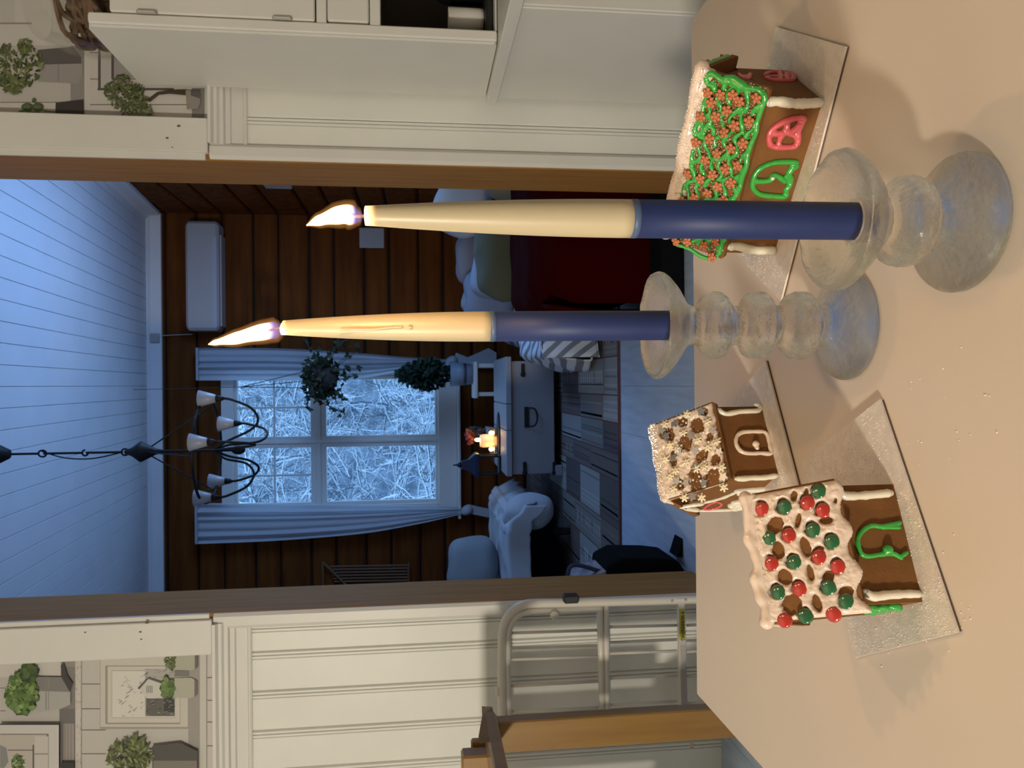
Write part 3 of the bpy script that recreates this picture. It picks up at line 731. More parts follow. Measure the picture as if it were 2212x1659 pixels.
for x, y in [(640,450),(475,720),(405,318),(440,340),(378,1020),(375,1065),(385,600),(400,690),(590,960),(610,1010),(520,1000),(700,560),(330,560)]: m.ell(B.roofp(*c4(x, y), .003), (.0011,)*3, 10, 6)
B.t.p('white_pearls', m, ICEW)
for pl, r in (([(810,185),(850,215),(905,235),(980,225),(1060,210),(1150,205),(1260,200),(1290,180),(1290,140),(1240,130)], .0028), ([(1020,985),(1100,985),(1200,975),(1300,975),(1400,965),(1480,950)], .0030)):
    m = MB(); blob_tube(m, [B.front(*c4(x, y), .0008) for x, y in pl], r*.85, 10); B.t.p('corner_icing', m, ICEW, smooth=True)
m = MB()
loop = [(1340,440),(1200,440),(1090,450),(1030,490),(1015,560),(1040,630),(1100,680),(1200,695),(1300,690),(1420,695),(1415,640),(1400,560),(1380,480),(1340,440)]
blob_tube(m, [B.front(*c4(x, y), .0006) for x, y in loop], .0021); m.ell(B.front(*c4(1245, 585), .001), (.0034,.0034,.0034), 10, 8); m.ell(B.front(*c4(1260, 630), .001), (.0022,)*3, 10, 8)
B.t.p('door_icing', m, ICEP, remesh=.0007, sm=2)
m = MB()
for pl, r in (([(1020,1130),(1100,1120),(1200,1110),(1300,1105),(1400,1095),(1480,1075)], .0034), ([(1040,1165),(1150,1160),(1250,1155),(1380,1145)], .0022), ([(400,1330),(520,1300),(640,1262),(760,1235),(860,1205),(960,1165),(1010,1140)], .0019)):
    blob_tube(m, [B.gable(*c4(x, y), .0008) for x, y in pl], r)
blob_tube(m, [B.W(B.L+.001, B.dep-.001, B.wh*q) for q in (1,.7,.4,.03)], .0020)
B.t.p('gable_edge_icing', m, ICEW, remesh=.0008, sm=2)
m = MB(); q = [(640,1330),(700,1285),(770,1255),(830,1262),(845,1290),(790,1322),(720,1338),(650,1340)]
blob_tube(m, [B.gable(*c4(x, y), .0005) for x, y in q], .0014); B.t.p('heart_icing', m, ICEK, smooth=True)
m = MB()
for x, y in [(960,1290),(1000,1260),(1050,1250),(1100,1260),(1130,1290),(1090,1310),(1040,1315),(990,1305),(1040,1285)]: m.ell(B.gable(*c4(x, y), .0006), (.0042,.0042,.0042), 8, 6)
B.t.p('window_icing', m, ICEW, remesh=.0009, sm=3)
# roof edge icing at the left gable, both slopes
m = MB(); top = B.W(B.L+B.oL-.001, B.dep/2, B.rh+.005)
blob_tube(m, [top, top+B.sd*.02, top+B.sd*.04, top+B.sd*(B.ln-.004)], .0014)
blob_tube(m, [top, top+B.sb*.02-B.u*.002, top+B.sb*.036-B.u*.001+Vector((0,0,-.001)), top+B.sb*.05-B.n*.004-Vector((0,0,.008))], .0028)
blob_tube(m, [top+B.sb*.03, top+B.sb*.036-B.n*.01-Vector((0,0,.006)), top+B.sb*.04-B.n*.016-Vector((0,0,.013))], .0024)
B.t.p('roof_edge_icing', m, ICEW, remesh=.0008, sm=2)

# ---- house A : green roof
def c1(x, y): return 1350+x/3.016, 50+y/3.016
A = House('long gingerbread house with green icing and orange flower sprinkles on its roof', onz(1778, 217, ZA), onz(1672, 547, ZA), .078, .047, .0865, .010, .004, .002, ZA)
m = MB(); LL = A.L+A.oL+A.oR
def Ar(a, q, h=.0012): return A.R(-A.oR+LL*a, q*A.ln, h)
edge = [(560,322),(600,345),(640,375),(700,385),(750,415),(830,425),(880,440),(915,487),(890,560),(862,640),(850,720),(820,790),(795,870),(790,930),(762,1000),(745,1080),(700,1160),(665,1280),(650,1400),(632,1430),(612,1500),(575,1530)]
for a, b in ((0, 8), (7, 22)): blob_tube(m, [A.roofp(*c1(x, y), .001) for x, y in edge[a:b]], .0026 if a == 0 else .0024, seed=a)
blob_tube(m, [A.roofp(*c1(x, y), .001) for x, y in [(650,360),(700,360),(745,385),(790,415)]], .0028)
blob_tube(m, [A.roofp(*c1(x, y), .001) for x, y in [(560,322),(530,360),(545,400),(575,400)]], .0026)
side = [(510,540),(500,600),(455,690),(465,735),(520,690),(560,640)]
blob_tube(m, [A.roofp(*c1(x, y), .001) for x, y in side], .0024)
for sp in ([(445,820),(430,900),(430,960),(405,1010)], [(395,1040),(375,1090),(370,1140)], [(545,470),(515,520),(505,580)], [(330,1440),(420,1470),(480,1510),(530,1530),(570,1535)]):
    blob_tube(m, [A.roofp(*c1(x, y), .001) for x, y in sp], .0020)
for j, q in enumerate((.18, .32, .46, .60, .74, .88)):
    pts = []
    nn_ = 22
    for i in range(nn_+1):
        pts.append(Ar(.04+.93*i/nn_, q+.055*math.sin(i*math.pi/1.5+j*1.1)+.02*rnd.uniform(-1,1), .0008))
    PP = smooth_path(pts, 4); m.tube(PP, [.0013+.0012*abs(math.sin(i*.42+j)) for i in range(len(PP))], 7)
A.t.p('roof_icing', m, ICEG, remesh=.0009, sm=1)
flm = MB()
for k in range(5):
    a = k*2*math.pi/5+.3; flm.ell((math.cos(a)*.0027, math.sin(a)*.0027, 0), (.0017,.0017,.0009), 8, 5)
flm.ell((0,0,0), (.0020,.0020,.0012), 8, 5)
flm = proto_mesh('flower', flm, FLOWER)
fl_pts = [(538,455),(622,468),(745,510),(855,490),(492,612),(590,610),(662,570),(712,668),(807,640),(645,712),(462,780),(550,755),(690,818),(768,785),(598,850),(522,893),(732,930),(652,950),(405,985),(490,1015),(570,990),(690,1040),(603,1065),(538,1110),(450,1140),(375,1160),(640,1155),(330,1425),(405,1425),(515,1450),(590,1425),(565,1525),(700,470),(560,520)]
for x, y in fl_pts:
    p = A.roofp(*c1(x, y), .0036)
    copymesh(flm, 'flower_sprinkle', A.t.o, frame(p-A.t.loc, A.nf+Vector((rnd.uniform(-.25,.25), rnd.uniform(-.25,.25), 0)), A.u+A.sd*rnd.uniform(-1,1), 1.12))
m = MB(); ridge = A.W(0, A.dep/2, A.rh)+Vector((0,0,.0055)); R_ = random.Random(21)
P = smooth_path([ridge+A.u*(-A.oR-.001+(LL-.001)*i/10)+Vector((0,0,.0008*math.sin(i*1.9)))-A.n*.001 for i in range(11)], 5)
m.tube(P, [.0056*(1+.15*noise.noise(p*150)) for p in P], 12)
for off in (.0045, .008): m.tube([p+A.sd*off-A.nf*.0008 for p in P], [.0042*(1+.35*noise.noise(p*170+Vector((off*900,0,0)))) for p in P], 9)
m.tube([p+A.sb*.005 for p in P], .0040, 9); m.ell(P[0], (.0058,)*3, 12, 8); m.ell(P[-1], (.0056,)*3, 12, 8)
A.t.p('ridge_icing', m, ICEP, remesh=.0010, sm=2)
m = MB()
for _ in range(1500):
    p = P[R_.randrange(len(P))]; a = R_.uniform(-.2, 3.3); d = Vector((0,0,1))*math.sin(a)-A.n*math.cos(a)
    m.ell(p+d*.0056+A.u*R_.uniform(-.0025,.0025)+A.sd*max(0, R_.uniform(-.01, .007)), (.0005,)*3, 5, 3)
for _ in range(2800):
    q = R_.random()**1.3; m.ell(Ar(R_.random(), q*.97, R_.uniform(.0002,.0034) if R_.random() < .5 else .0004), (.0004,)*3, 5, 3)
A.t.p('sugar_crystals', m, SUGAR, kind='stuff')
for pl in ([(930,515),(1000,510),(1080,522),(1160,525),(1250,520),(1275,515)], [(680,1455),(740,1455),(800,1470),(880,1480),(940,1478),(968,1485)]):
    m = MB(); blob_tube(m, [A.front(*c1(x, y), .0012) for x, y in pl], .0040, 10); A.t.p('corner_icing', m, ICEW, smooth=True)
m = MB()
gl = [(1120,905),(1000,905),(920,925),(860,965),(832,1030),(838,1080),(880,1115),(950,1125),(1045,1128),(1050,1085),(1075,1050),(1080,1010),(1062,985),(1090,950),(1120,930)]
blob_tube(m, [A.front(*c1(x, y), .0008) for x, y in gl], .0026)
blob_tube(m, [A.front(*c1(x, y), .0008) for x, y in [(835,1025),(890,1030),(950,1020),(965,990),(1000,1000),(1045,1035)]], .0026)
blob_tube(m, [A.front(*c1(x, y), .0008) for x, y in [(1060,985),(1100,925)]], .0030)
o = A.t.p('green_window_icing', m, ICEG, remesh=.0008, sm=2)
A.t.p('sugar_pearl', MB().ell(A.front(*c1(963, 1012), .0042), (.0017,)*3, 10, 8), ICEW, parent=o, smooth=True)
m = MB()
pk = [(1165,615),(1080,625),(1010,655),(950,700),(938,760),(960,800),(1040,808),(1110,800),(1128,760),(1130,700),(1150,660),(1168,620)]
blob_tube(m, [A.front(*c1(x, y), .0008) for x, y in pk], .0027)
blob_tube(m, [A.front(*c1(x, y), .0008) for x, y in [(950,720),(1030,715),(1090,700),(1145,650)]], .0028)
blob_tube(m, [A.front(*c1(x, y), .0008) for x, y in [(1060,640),(1050,690),(1010,750),(1000,800)]], .0026)
blob_tube(m, [A.front(*c1(x, y), .0008) for x, y in [(1060,720),(1110,740),(1120,790)]], .0020)
A.t.p('pink_window_icing', m, ICEK, remesh=.0008, sm=2)
m = MB()
for pl in ([(910,340),(940,325),(1000,320),(1060,325),(1100,345),(1095,370),(1040,375),(960,372),(915,355)], [(930,350),(1090,352)], [(1010,322),(1015,372)], [(1050,325),(1060,372)]):
    blob_tube(m, [A.gableR(*c1(x, y), .0006) for x, y in pl], .0022)
for pl in ([(735,335),(760,350),(800,348),(818,335)], [(740,345),(790,368),(815,350)]):
    blob_tube(m, [A.gableR(*c1(x, y), .0006) for x, y in pl], .0022)
A.t.p('gable_icing', m, ICEK, remesh=.0008, sm=2)
# back roof slope, with green icing and flowers on its far side
m = MB()
for k in range(7):
    a = -A.oR+.004+k*.012
    blob_tube(m, [A.W(a, A.dep/2, A.rh)+A.sb*q+A.nb*.0075 for q in (.008,.022,.034,.045,.052)], .0028, seed=k)
blob_tube(m, [A.W(-A.oR+.002, A.dep/2, A.rh)+A.sb*q+A.nb*.007 for q in (.005,.02,.035,.05)], .0034)
A.t.p('back_roof_icing', m, ICEG, remesh=.001, sm=1)
for q in (.012, .020, .045):
    copymesh(flm, 'flower_sprinkle', A.t.o, frame(A.W(-A.oR+.003, A.dep/2, A.rh)+A.sb*q+A.nb*.011-A.t.loc, A.nb, A.u))

# ================================================================ CANDLE HOLDERS AND CANDLES
def interp_profile(pts, k=5):
    P = smooth_path([Vector((r, 0, z)) for r, z in pts], k); return [(max(0, p.x), p.z) for p in P]
def holder(label, pos, prof, seed):
    t = T('candle_holder', label, 'candle holder', pos, 'glass candle holders')
    m = MB().lathe(interp_profile(prof, 12), pos, 150)
    for v in m.v:                      # the cast, icicle-like relief of the glass
        d = v-pos; r = math.hypot(d.x, d.y)
        if r < .0135 and d.z > .05: continue
        a = math.atan2(d.y, d.x); q = Vector((math.cos(a)*2.6, math.sin(a)*2.6, d.z*55+seed*9))
        w = .55*noise.noise(q*1.3)+.35*abs(noise.noise(q*3.1))+.18*noise.noise(q*7.0); k = .0016*w*(1 if .012 < d.z else .35)
        if r > 1e-5 and d.z > .002: v.x += d.x/r*k; v.y += d.y/r*k; v.z += .5*k
    t.p('glass_body', m, ICEGLASS, smooth=True); return t
h1 = onz(2080, 482); h2 = onz(1835, 703)
holder('short ice textured glass candle holder with one ring', h1, [(0,.0008),(.037,.0008),(.0412,.003),(.0412,.0065),(.037,.0105),(.026,.0150),(.0175,.0190),(.0160,.0235),(.0175,.0275),(.0250,.0315),(.0268,.0370),(.0262,.0430),(.0215,.0480),(.0165,.0515),(.0160,.0560),(.0215,.0610),(.0310,.0680),(.0392,.0765),(.0412,.0812),(.0400,.0836),(.0350,.0810),(.0250,.0755),(.0150,.0725),(.0122,.0715),(.0118,.0640),(.0,.0640)], 1)
holder('tall ice textured glass candle holder with three stacked rings', h2, [(0,.0008),(.037,.0008),(.0412,.003),(.0412,.0065),(.036,.0115),(.0240,.0160),(.0165,.0200),(.0150,.0250),(.0160,.0300),(.0240,.0350),(.0257,.0410),(.0245,.0480),(.0165,.0540),(.0148,.0590),(.0165,.0640),(.0240,.0690),(.0252,.0745),(.0240,.0810),(.0160,.0870),(.0146,.0920),(.0165,.0970),(.0235,.1020),(.0248,.1080),(.0230,.1140),(.0155,.1200),(.0143,.1260),(.0180,.1320),(.0290,.1395),(.0375,.1475),(.0392,.1520),(.0380,.1545),(.0330,.1520),(.0240,.1475),(.0150,.1450),(.0122,.1445),(.0118,.1370),(.0,.1370)], 2)
def candle(label, base, bot_z, neck, top, r, rtop, flame_pts, fr, notch, lpow):
    """base: xy of the axis; neck, top, flame_pts: photo points measured on the candle's own vertical plane"""
    t = T('candle', label, 'candle', (base.x, base.y, TZ+bot_z), 'two-coloured dinner candles')
    Y = base.y
    b = Vector((base.x, Y, TZ+bot_z)); T1 = at(top[0], top[1], Y); N1 = at(neck[0], neck[1], Y)
    ax = (T1-b); H = ax.length; ax.normalize()
    ln = (N1-b).dot(ax)
    t.p('blue_dipped_base', MB().lathe([(0,0),(r*.96,0),(r,.001),(r,ln*.5),(r*.995,ln)], b, 40, axis=ax), WAXB, smooth=True)
    t.p('dip_edge', MB().lathe([(r*1.002,ln-.0035),(r*1.004,ln-.0015),(r*1.002,ln+.0004)], b, 40, axis=ax), mat('pale_blue_dip_edge', (.07,.11,.22), .45), smooth=True)
    prof = []; nn = 24
    for i in range(nn+1):
        q = i/nn; rr = r*.99*(1-(1-rtop/r)*(q**1.9)); prof.append((rr, ln+(H-ln)*q))
    m = MB().lathe(prof+[(rtop*.80, H+.0002), (rtop*.45, H-.0015), (0, H-.002)], b, 40, axis=ax)
    if notch:
        for v in m.v:
            d = (v-b).dot(ax)
            if d > H-.006: v -= ax*(max(0, (v-b-ax*d).x*.35)+ .0015*abs(noise.noise(v*500)))
    o = t.p('ivory_upper_wax', m, WAXW, smooth=True)
    if notch:
        d = MB(); dr = [(2200,0)]
        blob_tube(d, [at(x, y, Y-r*.93) for x, y in [(735,715),(770,712),(810,711),(840,708),(870,706)]], .0006); blob_tube(d, [at(885,707,Y-r*.97), at(889,707,Y-r*.97)], .0012)
        t.p('wax_drip', d, WAXW, parent=o, smooth=True)
    W0 = b+ax*(H-.002); wk = [W0]+[at(x, y, Y) for x, y in notch_w[label[:3]]]
    t.p('wick', MB().tube(smooth_path(wk, 4), [.0009]*(len(wk)*4-3), 6), WICK)
    # flame: one closed teardrop along its bent axis
    F = smooth_path([at(x, y, Y) for x, y in flame_pts], 5); n = len(F); m = MB()
    rs = []
    for i in range(n):
        q = i/(n-1)
        for k in range(len(fr)-1):
            if fr[k][0] <= q <= fr[k+1][0]: u = (q-fr[k][0])/(fr[k+1][0]-fr[k][0]); u = u*u*(3-2*u); rs.append(fr[k][1]*(1-u)+fr[k+1][1]*u); break
        else: rs.append(fr[-1][1])
    m.tube(F, rs, 24); fo = t.p('flame', m, FLAME, smooth=True)
    m = MB(); m.tube(F, [r_*1.45+.0004 for r_ in rs], 24); t.p('flame_halo', m, HALO, parent=fo, smooth=True)  # added shell that gives a soft orange glow around the flame
    c = F[int(n*.55)]
    l = bpy.data.lights.new('candle_light', 'POINT'); l.energy = lpow; l.color = (1.0, .60, .27); l.shadow_soft_size = .006
    lo = bpy.data.objects.new('candle_light', l); COL.objects.link(lo); lo.location = c
notch_w = {'rig': [(776, 467), (764, 466), (756, 459), (753, 449)], 'lef': [(603, 708), (590, 712), (580, 714)]}
candle('right hand lit candle, ivory above a blue dipped base, in the short holder', h1, .0642, (1362, 478), (789, 466), .0110, .0053,
       [(784,468),(768,467),(745,463),(715,469),(685,478),(662,487)], [(0,.0008),(.10,.0033),(.30,.0056),(.48,.0050),(.75,.0030),(1,.0003)], False, .98)
candle('left hand lit candle, ivory with wax drips above a blue dipped base', h2, .1372, (1059, 704), (607, 708), .0110, .0050,
       [(611,709),(598,712),(580,715),(545,722),(505,732),(470,739),(450,744)], [(0,.0010),(.08,.0045),(.20,.0062),(.38,.0060),(.62,.0044),(.85,.0020),(1,.0003)], True, 1.08)

# ================================================================ HUTCH AND BASE CABINET (right)
XH = at(283, 187, YW).x; YH = 1.735
hz1 = atx(190, 60, XH).z; hz0 = max(at(1047, 214, YW).z, at(1049, 231, YW).z+.0015)
fr = atx(700, 80, XH); YH = fr.y
x0 = XH; x1 = XH+.75
t = T('hutch_cabinet', 'tall white painted hutch cabinet standing on the worktop at the right edge', 'cabinet', (XH+.3, YW-.15, hz0))
ztop = hz1-.075
sp = MB(); P = [(x0, YH+.012, hz1), (x0, YH+.004, hz1-.003), (x0, YH, hz1-.012), (x0, YH, hz0+.006), (x0, YH+.006, hz0), (x0, YW-.02, hz0), (x0, YW-.02, hz1)]
sp.prism(P, (.022, 0, 0)); t.p('side_panel', sp, WHITE)
t.p('side_panel', MB().prism(P, (.022, 0, 0)), WHITE).location.x += .75
t.p('top_panel', MB().rbox((x0+.022, YH+.004, ztop-.02), (x1, YW-.02, ztop), .002), WHITE)
t.p('back_panel', MB().box((x0+.022, YW-.03, hz0), (x1, YW-.02, ztop)), WHITE)
def fy(px, py): return onp(px, py, (0, YH, 0), (0, 1, 0))
dz1 = fy(240, 20).z; dz0 = fy(681, 20).z; rz1 = fy(708, 20).z; rz0 = fy(797, 20).z; oz1 = fy(822, 20).z; oz0 = max(fy(1079, 20).z, hz0+.004)
sx = fy(500, 42).x                                      # inner edge of the front stile
t.p('front_stile', MB().rbox((x0+.004, YH-.012, hz0), (sx-.002, YH+.010, hz1-.006), .003), WHITE)
for a, b in ((dz1+.003, ztop), (rz1+.002, dz0-.003), (oz1, rz0-.002), (hz0, oz0)):
    if b > a: t.p('rail', MB().rbox((sx-.002, YH-.008, a), (x1, YH+.010, b), .002), WHITE)
d = t.p('door', MB().rbox((sx+.001, YH-.011, dz0), (x1-.02, YH+.008, dz1), .003), WHITE)
for px, py in ((322, 33), (612, 46)):
    c = fy(px, py); t.p('hinge', MB().rbox((c.x-.004, YH-.018, c.z-.022), (c.x+.004, YH-.010, c.z+.022), .002).tube([(c.x, YH-.017, c.z-.018), (c.x, YH-.017, c.z+.018)], .0035, 8), mat('nickel_hinge', (.5,.48,.43), .3, metal=.8), parent=d)
t.p('drawer', MB().rbox((sx+.003, YH-.010, rz0), (x1-.02, YH+.25, rz1), .003), WHITE)
t.p('compartment_floor', MB().box((sx, YH+.01, max(hz0, oz0-.02)), (x1, YW-.03, oz0)), WHITE)
CSHADE = mat('dark_shade_brown', (.045,.03,.022), .8)
t.p('compartment_shade', MB().box((sx, YH+.24, oz0), (x1-.02, YH+.25, oz1)).box((sx-.001, YH+.012, oz0), (sx+.004, YH+.24, oz1)).box((sx, YH+.012, oz1), (x1-.02, YH+.24, oz1+.004)), CSHADE)  # sheets added to darken the compartment; shade is put into their brown
single('black_tray', MB().rbox((x0+.035, YH+.03, oz0+.0005), (x0+.5, YH+.22, oz0+.018), .004), RUBBER, 'black tray at the bottom of the open hutch compartment', 'tray', (x0+.25, YH+.12, oz0))
oz0 += .0185
# things inside the open compartment
bw = at(950, 10, YH+.12)
for i, (px, dy, r, h, cl, nm, lb) in enumerate(((1040, .10, .028, .10, WHITE, 'mug', 'white mug inside the open hutch compartment'), (985, .14, .03, .16, BLKF, 'bottle', 'dark bottle at the back of the open hutch compartment'))):
    cx = x0+.10+.09*i; c = Vector((cx, YH+dy, oz0+.001))
    tt = T(nm, lb, nm, c)
    if nm == 'mug':
        tt.p('body', MB().lathe([(0,0),(r,0),(r*1.05,h*.1),(r*1.05,h*.85),(r*1.02,h*.85),(r*.9,h*.1),(0,h*.1)], c, 24), cl, smooth=True)
        tt.p('handle', MB().tube(smooth_path([c+Vector((-r, -.01, h*.7)), c+Vector((-r-.02, -.014, h*.6)), c+Vector((-r-.02, -.014, h*.3)), c+Vector((-r, -.01, h*.2))]), .004), cl)
    else:
        tt.p('body', MB().lathe([(0,0),(r,0),(r,h*.6),(r*.4,h*.8),(r*.4,h),(0,h)], c, 24), cl, smooth=True)
        tt.p('cap', MB().lathe([(r*.45,h),(r*.45,h+.02),(0,h+.02)], c, 20), BLACKM)
tt = T('basket', 'dark wire basket inside the open hutch compartment', 'basket', (x0+.30, YH+.14, oz0+.001)); m = MB()
for k in range(14):
    a = 2*math.pi*k/14; m.tube([(x0+.30+.05*math.cos(a), YH+.14+.05*math.sin(a), oz0+.001), (x0+.30+.06*math.cos(a), YH+.14+.06*math.sin(a), oz0+.09)], .002, 5)
tt.p('wires', m, BLACKM); m = MB()
for zz, r in ((.002,.05),(.045,.055),(.09,.06)): m.tube([(x0+.30+r*math.cos(2*math.pi*k/20), YH+.14+r*math.sin(2*math.pi*k/20), oz0+zz+.001) for k in range(21)], .003, 6)
tt.p('rim', m, BLACKM)
# worktop and base cabinet
wz = at(1049, 231, YW).z; wx0 = at(1058, 231, YW).x; wc = onz(1108, 26, wz); YWK = wc.y
single('worktop', MB().rbox((wx0, YWK, wz-.030), (XH+.85, YW-.02, wz), .003), WHITE, 'white painted worktop board between hutch and base cabinet', 'worktop', (XH+.3, YW-.3, wz-.03))
bxx = at(1200, 222, YW).x; yb = atx(1300, 25, bxx).y
t = T('base_cabinet', 'white painted base cabinet below the worktop at the right', 'cabinet', (bxx+.3, YW-.3, 0))
t.p('side_panel', MB().rbox((bxx, yb, 0), (bxx+.02, YW-.02, wz-.031), .002), WHITE)
t.p('side_panel', MB().rbox((bxx+.75, yb, 0), (bxx+.77, YW-.02, wz-.031), .002), WHITE)
t.p('front_stile', MB().rbox((bxx+.001, yb-.012, 0), (bxx+.035, yb-.0005, wz-.031), .002), WHITE)
t.p('rail', MB().rbox((bxx+.035, yb-.010, wz-.075), (bxx+.77, yb+.01, wz-.031), .002), WHITE)
d = t.p('door', MB().rbox((bxx+.037, yb-.012, .03), (bxx+.75, yb+.008, wz-.079), .003), WHITE)
cc = onp(1430, 5, (0, yb-.012, 0), (0,1,0)); t.p('hinge', MB().rbox((bxx+.036, yb-.018, cc.z-.02), (bxx+.044, yb-.011, cc.z+.02), .002), _mats['nickel_hinge'], parent=d)
# glass jar with dried material on top of the hutch
jc = Vector((XH+.125, YH+.16, ztop+.001)); t = T('glass_jar', 'large clear glass jar of brown dried grass on top of the hutch', 'jar', jc)
t.p('glass_body', MB().lathe(interp_profile([(0,0),(.10,0),(.118,.02),(.122,.10),(.118,.17),(.10,.22),(.085,.25),(.081,.25),(.096,.215),(.113,.165),(.117,.10),(.112,.02),(.095,.006),(0,.006)], 3), jc, 40), JARGLASS, smooth=True)
m = MB(); R_ = random.Random(3)
for _ in range(330):
    a = R_.uniform(0, 6.28); r = R_.uniform(.02, .095); z0_ = R_.uniform(.012, .15); pp = []
    for k in range(6):
        pp.append(jc+Vector((r*math.cos(a), r*math.sin(a), z0_))); a += R_.uniform(.2,.6); z0_ = min(.17, max(.01, z0_+R_.uniform(-.02,.025))); r = min(.1, max(.01, r+R_.uniform(-.02,.02)))
    m.tube(smooth_path(pp, 3), R_.uniform(.003,.008), 5)
t.p('dried_grass', m, mat('dried_grass', (.13,.07,.035), .7, var=.4, scale=60), kind='stuff')

# ================================================================ PRINTED WALLPAPER
def wallpaper(nm, x0, x1, draw, label=None):
    m = MB(); base = (.56,.53,.50); m.cur = base
    z0, z1 = RAILZ1-.002, 2.6
    m.box((x0, YW+.012, z0), (x1, YW+.0185, z1))
    o = struct(nm, m, PAPER, wp, col=True)
    pr = MB(); k = [0]
    def P(pts, c):
        k[0] += 1; pr.poly([at(x, y, YW+.0118-k[0]*.000012) for x, y in pts], tuple(v*.92 for v in c))
    draw(P); mk('printed_motif', pr, PRINT, o, col=True)
DK = (.10,.085,.08); MID = (.30,.28,.27); LT = (.58,.55,.52); SH = (.24,.22,.21)
def band(P, x0, y0, x1, y1, c): P([(x0,y0),(x1,y0),(x1,y1),(x0,y1)], c)
def leaves(P, cx, cy, rx, ry, n, cols, sz, seed, pointed=True):
    R = random.Random(seed)
    for i in range(n):
        a = R.uniform(0, 6.283); q = math.sqrt(R.random()); x = cx+rx*q*math.cos(a); y = cy+ry*q*math.sin(a)
        b = R.uniform(0, 6.283); s = sz*R.uniform(.6, 1.2); c, d = math.cos(b), math.sin(b); w = .32 if pointed else .8
        c0 = cols[min(len(cols)-1, int((i/n*.55+R.random()*.45)*len(cols)))]; k = R.uniform(.6, 1.3)
        pts = [(-1,0),(-.4,w),(.4,w*.8),(1,0),(.4,-w*.8),(-.4,-w)]
        P([(x+s*(u*c-v*d), y+s*(u*d+v*c)) for u, v in pts], tuple(z*k for z in c0))
GR = [(.035,.04,.02),(.07,.09,.03),(.12,.15,.05),(.19,.22,.09)]
GL = [(.02,.035,.012),(.06,.11,.025),(.11,.19,.045),(.20,.30,.10)]
def draw_right(P):
    c = lambda x, y: (x/4.367, y/4.367)
    def B(x0,y0,x1,y1,col): P([c(x0,y0),c(x1,y0),c(x1,y1),c(x0,y1)], col)
    B(0,430,670,960,(.50,.47,.45)); B(670,430,795,1110,SH); B(560,700,795,1110,(.30,.28,.27)); B(0,780,665,962,(.53,.50,.48))
    B(0,962,540,968,DK); B(0,0,140,215,(.55,.52,.5)); B(0,212,300,228,MID)
    for y in (300,495,745,987): B(850,y-3,1930,y+4,DK)
    B(795,300,850,1120,(.62,.59,.56)); B(788,300,796,1120,MID)
    B(1930,800,1985,1160,(.60,.57,.54)); B(1985,800,2040,1160,(.40,.38,.37)); B(1810,830,1930,1160,SH)
    B(925,430,950,850,DK); B(950,430,1050,830,(.52,.50,.49)); B(1050,500,1075,745,DK); B(1075,500,1300,735,(.36,.34,.33)); B(920,830,1640,852,DK)
    P([c(355,470),c(690,440),c(770,560),c(780,680),c(740,792),c(360,770)], (.34,.32,.31)); P([c(355,470),c(690,440),c(765,540),c(770,600),c(360,610)], (.11,.10,.10)); B(545,600,555,770,(.24,.22,.22))
    leaves(P, *c(140,620), 62, 48, 260, GR, 8, 1); leaves(P, *c(130,800), 26, 18, 70, GR[1:], 8, 2); leaves(P, *c(230,430), 14, 16, 40, GR[1:], 7, 12)
    P([c(525,970),c(785,940),c(785,1095),c(520,1095)], (.045,.035,.035)); P([c(415,1040),c(530,1052),c(530,1064),c(410,1056)], DK)
    for x, y, rx, ry in ((255,1008,55,35),(355,1010,55,38),(225,1062,58,26),(330,1075,60,24),(320,948,20,24)):
        P([c(x+rx*math.cos(k*.52), y+ry*math.sin(k*.52)) for k in range(12)], (.05,.085,.03)); P([c(x-4+rx*.7*math.cos(k*.52), y-5+ry*.55*math.sin(k*.52)) for k in range(12)], (.10,.15,.06))
    P([c(1140,880),c(1330,915),c(1400,930),c(1480,870),c(1600,850),c(1760,845),c(1760,900),c(1600,885),c(1500,895),c(1420,960),c(1330,945),c(1150,900)], (.07,.045,.03))
    P([c(1755,850),c(1885,850),c(1890,960),c(1870,1025),c(1780,1030)], (.30,.27,.26)); P([c(1800,850),c(1885,850),c(1885,930),c(1800,900)], (.12,.11,.11)); P([c(1750,850),c(1762,850),c(1775,1035),c(1762,1030)], (.3,.28,.14))
    for x, y, rx, ry, n in ((1060,860,18,22,110),(1150,780,22,16,90),(1250,880,24,18,110),(1120,980,16,12,60),(1220,1040,18,16,90),(1360,1050,16,14,80),(1290,850,14,14,50),(1340,960,16,12,50)): leaves(P, *c(x,y), rx, ry, n, GR, 4.5, int(x+y))
